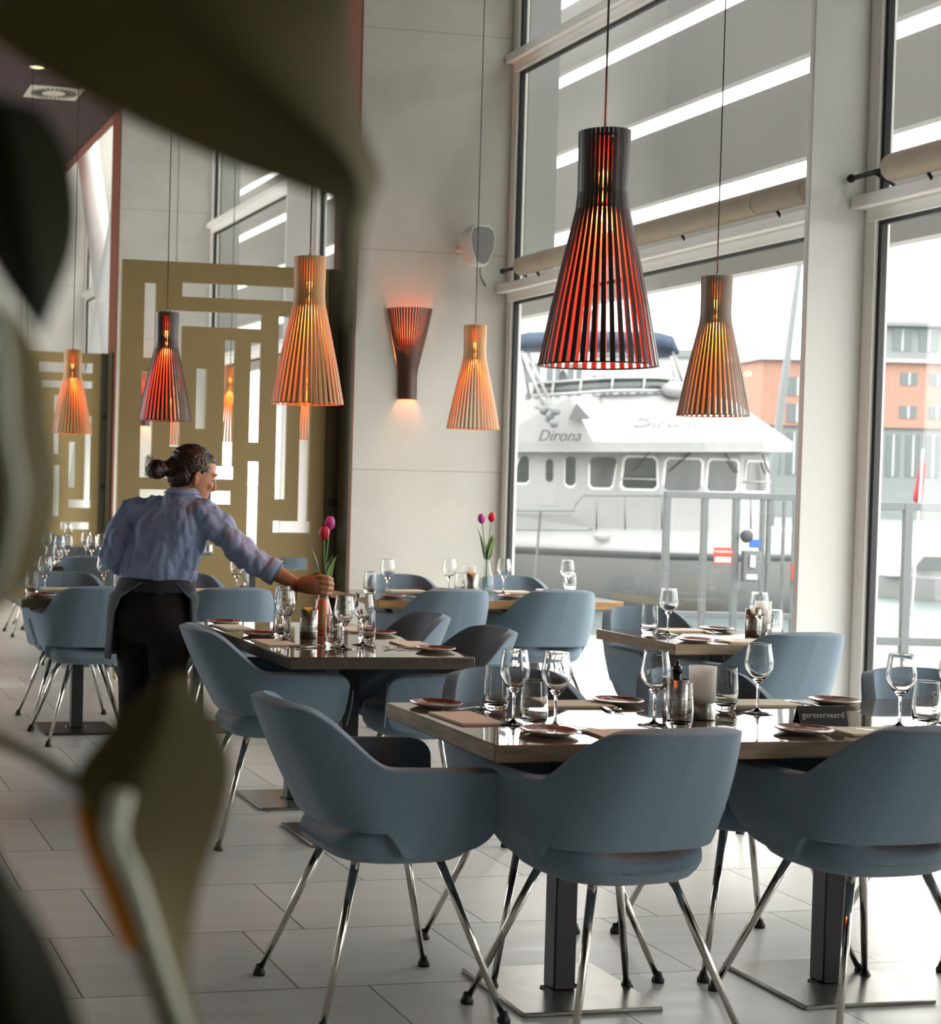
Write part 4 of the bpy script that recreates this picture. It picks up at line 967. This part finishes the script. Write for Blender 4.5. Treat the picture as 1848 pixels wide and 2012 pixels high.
# ------------------------------------------------------------------ foreground plant
plant = thing('potted_plant', 'large dark leaved potted plant close to the camera on the left', 'plant', (-.42, .62, 0))
PO = Vector((-.42, .62, 0))
m = MB(); m.lathe([(0, 0), (.13, 0), (.135, .01), (.17, .36), (.165, .37), (.15, .36), (.145, .33), (0, .33)], 32); m.build('pot', M['terracotta'], plant)
m = MB(); m.lathe([(0, .335), (.146, .332)], 24); m.build('soil', M['soil'], plant)
LEAVES = [([((0.0780, 0.7195, 1.598), (0.1317, 0.7001, 1.632), (0.1970, 0.6942, 1.662)),
  ((0.1030, 0.7210, 1.583), (0.1496, 0.6879, 1.609), (0.2298, 0.6941, 1.639)),
  ((0.1439, 0.7191, 1.562), (0.1761, 0.6762, 1.58), (0.2382, 0.6991, 1.608)),
  ((0.1811, 0.7181, 1.546), (0.1999, 0.6685, 1.558), (0.2433, 0.7048, 1.585)),
  ((0.2154, 0.7176, 1.535), (0.2202, 0.6661, 1.543), (0.2510, 0.7100, 1.562)),
  ((0.2390, 0.7194, 1.529), (0.2347, 0.6698, 1.53), (0.2623, 0.7144, 1.543)),
  ((0.2480, 0.7243, 1.526), (0.2424, 0.6799, 1.521), (0.2679, 0.7201, 1.534)),
  ((0.2494, 0.7308, 1.514), (0.2446, 0.6957, 1.512), (0.2632, 0.7279, 1.523)),
  ((0.2541, 0.7366, 1.497), (0.2511, 0.7140, 1.495), (0.2633, 0.7347, 1.5)),
  ((0.2594, 0.7423, 1.469), (0.2588, 0.7344, 1.468), (0.2636, 0.7414, 1.469))], 'leaf', 0.002, (0.0780, 0.7195, 1.598)),
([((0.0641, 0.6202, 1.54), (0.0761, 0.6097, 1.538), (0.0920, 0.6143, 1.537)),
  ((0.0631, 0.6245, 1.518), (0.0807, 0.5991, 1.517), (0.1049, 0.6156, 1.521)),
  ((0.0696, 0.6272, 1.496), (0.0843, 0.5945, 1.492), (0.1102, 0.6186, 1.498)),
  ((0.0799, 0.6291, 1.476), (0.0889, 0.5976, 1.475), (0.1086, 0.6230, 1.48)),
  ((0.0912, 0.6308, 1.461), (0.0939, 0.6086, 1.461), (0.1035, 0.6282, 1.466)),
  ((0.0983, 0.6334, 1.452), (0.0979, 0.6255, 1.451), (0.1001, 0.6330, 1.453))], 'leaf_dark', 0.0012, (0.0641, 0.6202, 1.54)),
([((0.0670, 0.5992, 1.467), (0.0734, 0.5910, 1.463), (0.0834, 0.5957, 1.457)),
  ((0.0639, 0.5998, 1.441), (0.0758, 0.5782, 1.441), (0.0931, 0.5936, 1.439)),
  ((0.0644, 0.5997, 1.413), (0.0770, 0.5694, 1.413), (0.0947, 0.5933, 1.416)),
  ((0.0667, 0.5992, 1.389), (0.0805, 0.5656, 1.394), (0.0990, 0.5923, 1.399)),
  ((0.0689, 0.5987, 1.369), (0.0795, 0.5689, 1.376), (0.0986, 0.5924, 1.384)),
  ((0.0692, 0.5987, 1.354), (0.0775, 0.5778, 1.359), (0.0943, 0.5933, 1.364)),
  ((0.0712, 0.5983, 1.347), (0.0757, 0.5905, 1.348), (0.0820, 0.5960, 1.35))], 'leaf', 0.004, (0.0694, 0.5986, 1.347)),
([((0.1714, 0.7201, 1.31), (0.1743, 0.7147, 1.312), (0.1803, 0.7182, 1.31)),
  ((0.1568, 0.7164, 1.298), (0.1676, 0.7002, 1.301), (0.1905, 0.7092, 1.296)),
  ((0.1428, 0.7125, 1.283), (0.1594, 0.6873, 1.284), (0.1977, 0.7009, 1.275)),
  ((0.1282, 0.7088, 1.267), (0.1435, 0.6783, 1.265), (0.1932, 0.6950, 1.26)),
  ((0.1321, 0.7012, 1.251), (0.1392, 0.6694, 1.249), (0.1863, 0.6897, 1.242)),
  ((0.1401, 0.6927, 1.231), (0.1452, 0.6613, 1.234), (0.1778, 0.6847, 1.219)),
  ((0.1462, 0.6846, 1.211), (0.1518, 0.6561, 1.214), (0.1746, 0.6785, 1.196)),
  ((0.1547, 0.6759, 1.187), (0.1594, 0.6533, 1.192), (0.1742, 0.6718, 1.179)),
  ((0.1643, 0.6671, 1.159), (0.1696, 0.6520, 1.164), (0.1793, 0.6639, 1.16)),
  ((0.1737, 0.6583, 1.132), (0.1786, 0.6524, 1.134), (0.1840, 0.6561, 1.132))], 'leaf', 0.0055, None),
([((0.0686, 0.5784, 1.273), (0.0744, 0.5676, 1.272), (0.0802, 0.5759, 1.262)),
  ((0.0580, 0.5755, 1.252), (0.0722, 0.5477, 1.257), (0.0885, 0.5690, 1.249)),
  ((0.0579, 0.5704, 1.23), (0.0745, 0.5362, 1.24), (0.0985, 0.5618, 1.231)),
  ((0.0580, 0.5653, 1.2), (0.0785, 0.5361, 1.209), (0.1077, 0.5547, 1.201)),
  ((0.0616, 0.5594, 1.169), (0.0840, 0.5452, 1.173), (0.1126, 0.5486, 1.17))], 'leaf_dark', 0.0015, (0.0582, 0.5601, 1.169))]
for rows, mt, rib, bend in LEAVES:
    m = MB(); G_ = []
    for a, c, e_ in rows:
        a, c, e_ = Vector(a), Vector(c), Vector(e_)
        G_.append([a, a.lerp(c, .35), a.lerp(c, .72), c, c.lerp(e_, .28), c.lerp(e_, .65), e_])
    ctr = sum((p for r in G_ for p in r), Vector()) / (len(G_) * 7)
    m.rings([[p - PO + (p - r[3]) * .10 for p in r] for r in G_], cap=False, closed=False)
    lf = m.build('leaf', M[mt], plant); bake(lf, ('SOLIDIFY', dict(thickness=.0015)), ('SUBSURF', dict(levels=2, render_levels=2)))
    m = MB(); mid = [Vector(r[1]) - PO + Vector((0, -.003, 0)) for r in (rows[3:] if rib > .005 else rows)]; n_ = len(mid)
    m.tube(catmull([tuple(p) for p in mid], 4), [rib * (1 - .7 * i / (4 * (n_ - 1))) for i in range(4 * (n_ - 1) + 1)], 8); m.build('rib', M['leaf_rib' if rib > .003 else mt], lf)
    if bend:
        st = Vector(bend) - PO; m = MB()
        m.tube(catmull([(0, 0, .33), tuple(Vector((st.x * .35, st.y * .35, .33 + (st.z - .33) * .55))), tuple(st.lerp(Vector((0, 0, st.z)), .3)), tuple(st)], 6), .006, 10); m.build('stalk', M['leaf'], plant)
E1 = [(0.1314, 0.6979, 1.254), (0.1341, 0.6871, 1.241), (0.1373, 0.6762, 1.231), (0.1436, 0.6698, 1.214), (0.1478, 0.6638, 1.202)]
m = MB(); m.tube([Vector(p) - PO for p in catmull(E1, 4)], [.0042] * (4 * (len(E1) - 1)) + [.001], 8); m.build('leaf_edge', M['leaf_orange'], plant)
ST = [(0.0649, 0.7529, 1.291), (0.0866, 0.7381, 1.284), (0.1032, 0.7244, 1.278), (0.1169, 0.7163, 1.272), (0.1304, 0.7084, 1.263)]
m = MB(); m.tube([Vector(p) - PO for p in catmull(ST, 5)], .0032, 10); m.build('stalk', M['leaf'], plant)

# ------------------------------------------------------------------ outside: quay, water, boats, gate, buildings
b = MB(); b.box(7.4, 60, -12, 14.6, -.9, -.065); struct(b.build('ground_quay_deck', M['quay_deck']), 'grey quay deck along the water')
b = MB(); b.box(4.9, 7.4, -12, 60, -.9, -.06); struct(b.build('ground_quay', M['paving']), 'pale paved quay outside the windows')
b = MB(); b.box(7.4, 320, 14.6, 320, -.9, -.7); b.box(60, 320, -40, 14.6, -.9, -.7); struct(b.build('ground_water', M['water']), 'harbour water')
YAWQ = -yaw
# motor yacht, local x along the picture, local y away from us
bt = thing('motor_yacht', 'white motor yacht named Dirona moored outside the large window', 'boat', (13.96, 24.64, 0.0000), YAWQ)
def bz(p): return 1.4 + (951.5 - p) * .008308
hull_rows = []
ST_ = [(-5.244, 1.9, 0.4790), (-2.27, 0.7000, 0.5882), (-1.058, 0.0000, 0.6400), (0.2714, -0.5000, 0.6876), (1.513, -0.4500, 0.7142), (2.68, 0.2000, 0.7184), (3.613, 1, 0.7121), (4.404, 2, 0.6957)]
def hull_strip(name, mt, levels):
    m = MB(); R_ = []
    for (x, y, _z) in ST_: R_.append([(x, y + dy, z) for dy, z in levels])
    R_ += [[(x, 4.2 - y * .3 - dy, z) for dy, z in levels] for (x, y, _z) in ST_[::-1]]
    R_.append(R_[0]); m.rings(R_, cap=False, closed=False); return m.build(name, mt, bt)
hull_strip('topsides', M['gel'], [(.03, bz(1040)), (0, bz(1070)), (-.03, bz(1072)), (-.03, bz(1083))])
hull_strip('rub_rail', M['boat_dark'], [(-.04, bz(1083)), (-.06, bz(1090)), (-.02, bz(1097))])
hull_strip('hull', M['hull'], [(-.02, bz(1097)), (.15, bz(1150)), (.6, bz(1230)), (1.0, -1.0)])
m = MB(); top = [(x, y + .03, bz(1040)) for x, y, _z in ST_] + [(x, 4.2 - y * .3 - .03, bz(1040)) for x, y, _z in ST_[::-1]]; m.poly(top, (0, 0, -.05)); m.build('deck', M['gel'], bt)
m = MB(); m.poly([(-5.251, 1.9, 0.7637), (-2.278, 0.7000, 0.8610), (-1.287, 0.1000, 0.8817), (-0.9476, -0.0500, 0.6608), (-1.058, 0.0000, 0.6400), (-2.27, 0.7000, 0.5882), (-5.244, 1.9, 0.4790)], (0, .12, 0)); m.build('bulwark', M['gel'], bt)
m = MB(); c = Vector((-0.8260, -0.1600, 0.5350)); m.ball(c, (.13, .03, .075), 16, 10); m.build('fairlead', M['gel'], bt)
plan = [(-2.814, 1.6, 0.5448), (-0.9329, 0.4500, 0.6273), (-0.4796, 0.1000, 0.6497), (0.0973, -0.1800, 0.6726), (0.7661, -0.2500, 0.6902), (1.484, 0.0000, 0.6980), (2.183, 0.6000, 0.6932)]
pb = [(x, y) for x, y, _z in plan] + [(plan[-1][0] + .3, 3.0), (plan[0][0] + .6, 3.6)]
m = MB(); m.rings([[(x, y, bz(1042)) for x, y in pb], [(x - .0, y + .03, bz(965)) for x, y in pb], [(x - .02, y + .08, bz(885)) for x, y in pb]], smooth=False); m.build('wheelhouse', M['gel'], bt)
def on_wall(i, f, z, out=.02):
    (x0, y0), (x1, y1) = pb[i], pb[i+1]; k = (z - bz(1042)) / (bz(885) - bz(1042)); d_ = Vector((x1 - x0, y1 - y0, 0)); n_ = Vector((d_.y, -d_.x, 0)).normalized()
    return Vector((x0, y0 + .08 * k, z)) + d_ * f + n_ * out
def wheel_window(i, f0, f1, p0, p1, sl=0, sr=0, r=.05):
    za, zb = bz(p1), bz(p0); q = []
    cs = [(f0, za, 1, 1), (f1, za, -1, 1), (f1 + sr, zb, -1, -1), (f0 + sl, zb, 1, -1)]
    W = math.dist(pb[i], pb[i+1])
    for f, z, sx, sz in cs:
        a, c_ = on_wall(i, f + sx * r / W, z), on_wall(i, f, z + sz * r)
        q += [a, c_] if (sx * sz < 0) else [c_, a]
    m = MB(); m.poly(q, Vector((0, .03, 0))); o = m.build('window', M['boat_window'], bt)
    m = MB(); ctr = sum(q, Vector()) / len(q); m.poly([ctr + (p - ctr) * 1.14 + Vector((0, .012, 0)) for p in q], Vector((0, .03, 0))); m.build('window_frame', M['white_paint'], o)
    return o
wheel_window(0, .43, .565, 900, 954, .06, 0); wheel_window(0, .695, .75, 904, 952); wheel_window(0, .845, .925, 900, 958)
wheel_window(1, .14, .80, 900, 960, .0, .12); wheel_window(2, .08, .92, 900, 960, .06, -.02); wheel_window(3, .1, .94, 902, 962, .05, .02); wheel_window(4, .1, .86, 902, 962, .05, .02); wheel_window(5, .12, .84, 903, 960, .05, .02)
for i in (2, 5):
    m = MB(); m.tube([on_wall(i, .06, bz(942), .04), on_wall(i, .94, bz(942), .04)], .015, 6); m.build('window_bar', M['gel'], bt)
for i, f0, f1 in ((2, .75, .35), (3, .7, .2), (4, .5, .85), (5, .6, .85)):
    m = MB(); m.tube([on_wall(i, f0, bz(888), .06), on_wall(i, f1, bz(925), .06)], .012, 6); m.build('wiper', M['boat_dark'], bt)
m = MB(); m.poly([on_wall(0, f, z, .012) for f, z in ((.665, bz(1000)), (.78, bz(1000)), (.78, bz(893)), (.665, bz(893)))], (0, .02, 0)); m.build('door', M['gel'], bt)
# brow and flybridge
bw = [(-2.389, 1.3, 1.889), (-0.9563, 0.0500, 1.906), (-0.6165, -0.4000, 1.908), (0.6290, -0.6500, 1.933), (1.656, -0.4000, 1.96), (2.394, 0.3000, 1.985)]
tp = [(-2.271, 1.35, 2.745), (-1.277, 0.3500, 2.809), (-0.6745, 0.7000, 2.873), (0.6333, 0.8000, 2.942), (1.338, 1.1, 2.92), (1.904, 1.7, 2.873)]
r0_ = [Vector(p) for p in bw] + [Vector((bw[-1][0] + .2, 3.4, bw[-1][2])), Vector((bw[0][0] + .6, 3.8, bw[0][2]))]
r1_ = [p + Vector((0, -.01, .16)) for p in r0_]
r2_ = [Vector(p) for p in tp] + [Vector((tp[-1][0] + .1, 3.1, tp[-1][2])), Vector((tp[0][0] + .6, 3.6, tp[0][2]))]
m = MB(); m.rings([r0_, [p.lerp(q, .15) + Vector((0, 0, .03)) for p, q in zip(r0_, r1_)], r1_, r2_], smooth=False); br = m.build('flybridge', M['gel'], bt)
m = MB(); q = [Vector((-1.326, 0.2200, 2.426)), Vector((-1.044, 0.0000, 2.442)), Vector((-1.2, 0.2500, 2.698))]; m.poly([p + Vector((0, -.06, 0)) for p in q], (0, .08, 0)); m.build('intake', M['boat_dark'], br)
c = Vector((-1.465, 0.3300, 2.158)); ang = math.atan2(bw[1][1] - bw[0][1], bw[1][0] - bw[0][0])
text_mesh('lettering', 'Dirona', .27, M['boat_text'], br, .006, .35, mtx=Matrix.Translation(c + Vector((0, -.07, 0))) @ Matrix.Rotation(ang, 4, 'Z') @ Matrix.Rotation(R(90), 4, 'X'))
A_, B_, C_, D_ = r1_[2], r1_[3], r2_[2], r2_[3]; xa = (B_ - A_).normalized(); ya = ((C_ + D_ - A_ - B_) / 2); ya = (ya - xa * ya.dot(xa)).normalized(); za = xa.cross(ya)
c = (A_ * .35 + B_ * .65).lerp(C_ * .35 + D_ * .65, .38) + za * .012
text_mesh('lettering', 'Dirona', .38, M['boat_text_pale'], br, .004, .3, mtx=Matrix.Translation(c) @ Matrix((xa, ya, za)).transposed().to_4x4())
cr_ = catmull([(-1.701, 1.2, 2.856), (-1.257, 0.7500, 2.879), (-0.5354, 0.6000, 2.939), (0.2750, 0.7500, 2.965), (0.9292, 1.3, 2.955)], 6)
m = MB(); m.rings([[Vector(p), Vector(p) + Vector((.05, .1, .22))] for p in cr_], cap=False, closed=False); ws = m.build('windscreen', M['boat_window'], bt); bake(ws, ('SOLIDIFY', dict(thickness=.02)))
for k in range(0, len(cr_), 4):
    m = MB(); p = Vector(cr_[k]); m.tube([p + Vector((0, -.02, 0)), p + Vector((.05, .08, .23))], .022, 6); m.build('windscreen_post', M['gel'], ws)
m = MB(); m.tube([Vector(p) + Vector((0, -.03, 0)) for p in cr_], .03, 8); m.tube([Vector(p) + Vector((.05, .08, .22)) for p in cr_], .025, 8); m.build('windscreen_rail', M['gel'], ws)
m = MB(); m.rings([[Vector(p) for p in ((x, y, z), (x, y, z + h), (x + .02, y + 1.8, z + h + .05), (x + .02, y + 1.8, z))] for x, y, z, h in [(*(-2.07, 0.9000, 3.603), .06), (*(-2.024, 0.8500, 3.669), .2), (*(-1.695, 0.8000, 3.69), .22), (*(-0.7567, 0.8000, 3.728), .22), (*(0.2675, 0.8000, 3.734), .22), (*(0.5420, 0.8000, 3.69), .2), (*(0.6641, 0.8500, 3.594), .08)]]); m.build('bimini', M['navy'], bt)
for p, q in (((-1.967, 0.9000, 3.589), (-1.629, 0.6000, 2.643)), ((-1.849, 1, 3.599), (-1.522, 0.7000, 2.735)), ((0.5763, 0.9000, 3.647), (0.9212, 1.2, 2.967)), ((-1.66, 2.2, 3.691), (-1.502, 2.2, 2.87)), ((1.03, 2.4, 3.767), (1.162, 2.4, 3.003))):
    m = MB(); m.tube([p, q], .028, 8); m.build('bimini_pole', M['gel'], bt)
for p in ((-1.633, 0.3000, 2.481), (-1.561, 0.2000, 2.562), (-1.588, 0.2000, 2.361), (-1.712, 0.4000, 2.583)):
    m = MB(); p = Vector(p); m.ball(p + Vector((0, -.08, 0)), (.075, .05, .075), 14, 10); m.tube([p, p + Vector((-.12, .05, .06))], .02, 6); m.build('horn', M['galv'], bt)
m = MB(); m.ball((0.5316, 0.6000, 2.989), (.22, .2, .14), 20, 12); m.build('radome', M['gel'], bt)
m = MB(); p = Vector((-1.182, 1.2, 2.893)); m.tube([p, p + Vector((0, 0, .12)), p + Vector((0, 0, .35)), p + Vector((0, 0, .42))], [.05, .11, .06, .01], 10); m.build('folded_umbrella', M['boat_dark'], bt)
for p, q in (((0.0104, -0.5000, 1.22), (0.0430, -0.4500, 0.6806)), ((-0.5012, -0.2500, 1.205), (-0.4699, -0.2000, 0.6603)), ((-0.9194, -0.1000, 1.193), (-0.8890, -0.0500, 0.6456)), ((2.25, -0.2000, 1.267), (2.308, -0.1000, 0.7202)), ((1.436, -0.5000, 1.253), (1.472, -0.4500, 0.7132)), ((0.7263, -0.5500, 1.237), (0.7606, -0.5000, 0.6987))):
    m = MB(); m.tube([p, q], .014, 6); m.build('stanchion', M['galv'], bt)
m = MB(); m.tube([(-4.569, 1.7, 0.8283), (-2.248, 0.6500, 0.9055), (-1.236, 0.0500, 0.9341), (-1.222, 0.0500, 1.034), (-1.107, 0.0000, 1.188), (-0.5012, -0.2500, 1.205), (0.0104, -0.5000, 1.22), (0.7263, -0.5500, 1.237), (1.436, -0.5000, 1.253), (2.25, -0.2000, 1.267)], .014, 6); m.build('rail', M['galv'], bt)
m = MB(); p, q = Vector((-1.722, 0.3000, 0.9088)), Vector((-2.258, -1.5, -0.4366)); m.tube([p, p.lerp(q, .5) + Vector((0, 0, -.06)), q], .02, 6); m.build('mooring_line', M['boat_dark'], bt)
m = MB(); p = Vector((-1.787, 2.2, 4.046)); m.poly([p, p + Vector((.22, 0, -.22)), p + Vector((.12, 0, -.26)), p + Vector((-.1, 0, .1))], (0, .02, 0)); m.tube([p + Vector((-.1, 0, -.4)), p + Vector((-.1, 0, .2))], .015, 6); m.build('ensign', M['flag'], bt)

# galvanised gate and fence on the quay
gt = thing('quay_gate', 'grey galvanised gate frame on the quay in front of the white yacht', 'gate', (7.914, 12.63, 0.0000), YAWQ)
def gpost(x, w, z0, z1, y=0): m = MB(); m.rbox(x - w/2, x + w/2, y - .025, y + .025, z0, z1, .004); m.build('post', M['galv'], gt)
for px_, w in [(-0.556, 0.056), (-0.237, 0.052), (0.030, 0.052), (0.254, 0.034), (0.310, 0.034), (0.582, 0.034)]: gpost(px_, w, -.06, 1.34)
m = MB(); m.rbox(-0.582, 0.689, -.03, .03, 1.29, 1.345, .004); m.build('top_bar', M['galv'], gt)
m = MB(); m.rbox(-0.582, 0.689, -.02, .02, .28, .33, .004); m.build('lower_bar', M['galv'], gt)
for x in (0.435, 0.521):
    m = MB(); m.rbox(x - .012, x + .012, -.012, .012, 0, 1.28, .002); m.build('picket', M['galv'], gt)
sx = (-0.164, -0.009, 0.073, 0.220, 0.491)
m = MB(); m.rbox(sx[0], sx[1], -.05, -.04, .74, .88, .004); s_ = m.build('warning_sign', M['sign_red'], gt); 
text_mesh('lettering', 'WARNING', .031, M['sign_white'], s_, .001, mtx=Matrix.Translation(((sx[0] + sx[1]) / 2, -.0515, .845)) @ Matrix.Rotation(R(90), 4, 'X'))
m = MB(); m.rbox(sx[0] + .01, sx[1] - .01, -.0505, -.041, .755, .80, .002); m.build('sign_plate', M['sign_white'], s_)
m = MB(); m.rbox(sx[2], sx[3], -.09, -.03, .60, .86, .008); s_ = m.build('intercom', M['galv'], gt)
m = MB(); m.rbox(sx[2] + .05, sx[2] + .09, -.12, -.09, .72, .82, .006); m.build('handset', M['sign_white'], s_); m = MB(); m.box(sx[2] + .03, sx[3] - .03, -.093, -.09, .62, .66); m.build('plate', M['sign_white'], s_)
m = MB(); m.rbox(sx[2] + .06, sx[3], -.06, -.04, .885, .955, .004); m.build('blue_sign', M['sign_blue'], gt)
m = MB(); m.ball((sx[2] + .03, -.06, .98), (.055, .03, .055), 14, 10); m.build('camera_dome', M['boat_dark'], gt)
m = MB(); m.rbox(sx[4], sx[4] + .10, -.06, -.05, .62, .75, .003); s_ = m.build('red_sign', M['sign_red'], gt)
for z in (.72, .685, .65): 
    m = MB(); m.box(sx[4] + .02, sx[4] + .08, -.0615, -.0605, z - .008, z + .008); m.build('sign_line', M['sign_white'], s_)
t = thing('quay_fence', 'grey steel fence frame outside the right window', 'fence', (8.048, 10.56, 0.0000), YAWQ)
for x in (-.02, .55, 1.4): m = MB(); m.rbox(x - .03, x + .03, -.025, .025, -.06, 1.31, .004); m.build('post', M['galv'], t)
for z in (1.28, .3): m = MB(); m.rbox(-.45, 1.5, -.02, .02, z - .03, z + .03, .004); m.build('bar', M['galv'], t)

# small white cabin cruiser past the right window
t = thing('cabin_cruiser', 'small white cabin cruiser beyond the right window', 'boat', (21.85, 28.08, 0.0000), YAWQ)
def strip(m, rows, closed=True): m.rings(rows, smooth=False)
m = MB(); strip(m, [[(x, y0, z) for x, y0, z in r] for r in ([(-.95, .5, -.3), (-.2, -.6, -.3), (3, -.6, -.3), (3, 1.6, -.3), (-.2, 1.6, -.3)], [(-.75, .5, -1.5), (0, -.3, -1.5), (3, -.3, -1.5), (3, 1.3, -1.5), (0, 1.3, -1.5)])]); m.build('hull', M['gel'], t)
m = MB(); strip(m, [[(-.7, -.2, -.3), (3, -.4, -.3), (3, 1.4, -.3), (-.7, 1.2, -.3)], [(-.3, -.1, .05), (3, -.3, .05), (3, 1.3, .05), (-.3, 1.1, .05)], [(-.15, -.1, .2), (3, -.3, .25), (3, 1.3, .25), (-.15, 1.1, .2)], [(.15, .1, .3), (3, 0, .36), (3, 1, .36), (.15, .9, .3)]]); m.build('cabin', M['gel'], t)
for x0, x1 in ((-.35, .05), (.15, .85)):
    m = MB(); m.poly([(x0 - .1, -.36, -.2), (x1, -.42, -.2), (x1, -.36, .03), (x0 + .1, -.33, .03)], (0, .03, 0)); m.build('window', M['boat_window'], t)
t.location.z = .1; t.scale = (1.2, 1.2, 1.2)
t = thing('grey_dinghy', 'grey covered dinghy behind the fence past the right window', 'boat', (25.94, 33.34, 0.0000), YAWQ)
def boat_ring(x, w, z0, z1): return [(x, -w, z1), (x, -w * .8, (z0 + z1) / 2), (x, 0, z0), (x, w * .8, (z0 + z1) / 2), (x, w, z1), (x, 0, z1 + .02)]
m = MB(); m.rings([boat_ring(*q) for q in ((-1.3, .05, -.35, -.25), (-.9, .4, -.6, -.3), (0, .7, -.7, -.35), (1.6, .8, -.7, -.4), (2.6, .8, -.7, -.4))]); m.build('hull', M['grey_wall'], t)
m = MB(); m.rings([[(x, -w, z), (x, 0, z + h), (x, w, z)] for x, w, z, h in ((-1.1, .2, -.30, .05), (-.5, .55, -.33, .4), (.4, .7, -.36, .8), (2.5, .75, -.4, .85))], smooth=False); m.build('cover', M['galv'], t)
t = thing('flag_on_staff', 'red flag on a short staff beyond the right window', 'flag', (18.82, 24.63, 0.0000), YAWQ)
m = MB(); m.tube([(0, 0, -1.5), (.13, 0, 2.1)], .018, 6); m.build('staff', M['white_paint'], t)
m = MB(); m.rings([[(-.01 + .12 * f, .01, 1.25 + .75 * f), (.06 + .1 * f, .05, 1.18 + .75 * f), (.12 + .08 * f, .0, 1.12 + .72 * f)] for f in (0, .3, .6, 1)], cap=False, closed=False); fl = m.build('cloth', M['flag'], t); bake(fl, ('SOLIDIFY', dict(thickness=.008)))
t = thing('sailing_mast', 'tall pale sailing mast behind the yacht in front of the brick building', 'mast', (23.48, 35.91, 0.0000), YAWQ)
m = MB(); m.tube([(0, 0, -1.5), (.02, 0, 1.4), (.58, 0, 7.2), (.75, 0, 10)], [.12, .11, .07, .05], 10); m.build('pole', M['galv'], t)
m = MB(); m.tube([(.75, 0, 9.8), (-3.2, 0, 1.2)], .012, 5); m.build('stay', M['galv'], t)

# buildings across the harbour
def building(label, loc, blocks, wins, wmat='house_glass'):
    t = thing('harbour_building', label, 'building', loc, YAWQ)
    for nm, mt, x0, x1, y0, y1, z0, z1 in blocks:
        m = MB(); m.box(x0, x1, y0, y1, z0, z1); m.build(nm, M[mt], t)
    for x0, x1, z0, z1, y in wins:
        m = MB(); m.box(x0, x1, y - .06, y + .1, z0, z1); w_ = m.build('window', M[wmat], t)
        m = MB(); m.box((x0 + x1) / 2 - .08, (x0 + x1) / 2 + .08, y - .12, y - .05, z0, z1); m.build('window_bar', M['pale_wall'], w_)
    return t
wins = [(-7.4, -5.6, 9.7, 11.4, 0), (-7.4, -5.6, 7.3, 9.0, 0), (-5.2, -3.2, 9.7, 11.4, 0), (-5.2, -3.2, 7.3, 9.0, 0)]
for k in range(5): wins += [(2.8 + 2.6 * k, 4.3 + 2.6 * k, 9.9 + 1.0, 11.0 + 1.0, 0), (2.8 + 2.6 * k, 4.3 + 2.6 * k, 7.9, 9.0, 0)]
for k in range(14): wins += [(-9.0 + 1.8 * k, -7.7 + 1.8 * k, 2.6, 6.4, .3)]
for k in range(6): wins += [(2.2 + 2.4 * k, 3.9 + 2.4 * k, 14.0, 16.0, .5)]
building('orange brick building with grey top floor across the harbour', (96.53, 132.8, 0.0000), [('brick_wall', 'brick', -9.7, 16, 0, 12, 7.0, 12.9), ('ground_floor', 'grey_wall', -9.7, 16, .3, 12, 0, 7.0), ('top_floor', 'grey_wall', 1.6, 16, .5, 12, 12.9, 16.2), ('roof', 'pale_wall', -10.1, 16.4, -.5, 12.4, 12.9, 13.2), ('top_roof', 'grey_wall', 1.2, 16.4, -.4, 12.4, 16.2, 16.6)], wins)
wins = []
for k in range(5):
    for j in range(5): wins.append((-4.2 + 1.5 * k, -3.2 + 1.5 * k, 2.0 + 2.2 * j, 3.4 + 2.2 * j, 0))
building('pale gridded apartment block behind the stern of the yacht', (54.11, 111.2, 0.0000), [('wall', 'pale_wall', -4.8, 3.6, 0, 8, 0, 13.6), ('roof', 'grey_wall', -5, 3.8, -.2, 8.2, 13.6, 13.9)], wins)
wins = []
for k in range(6): wins += [(-3.9 + 1.35 * k, -3.0 + 1.35 * k, 6.0 + 2.3 * j, 7.5 + 2.3 * j, 0) for j in range(2)]
building('pale house with rows of windows behind the flybridge of the yacht', (65.66, 119, 0.0000), [('wall', 'pale_wall', -4.6, 4.4, 0, 8, 0, 11.4), ('roof', 'grey_wall', -4.8, 4.6, -.3, 8.2, 11.4, 12.0)], wins)
building('far low grey quay wall building right of the yacht', (72.17, 107.4, 0.0000), [('wall', 'grey_wall', -3, 20, 0, 2, -1.5, 1.3)], [])
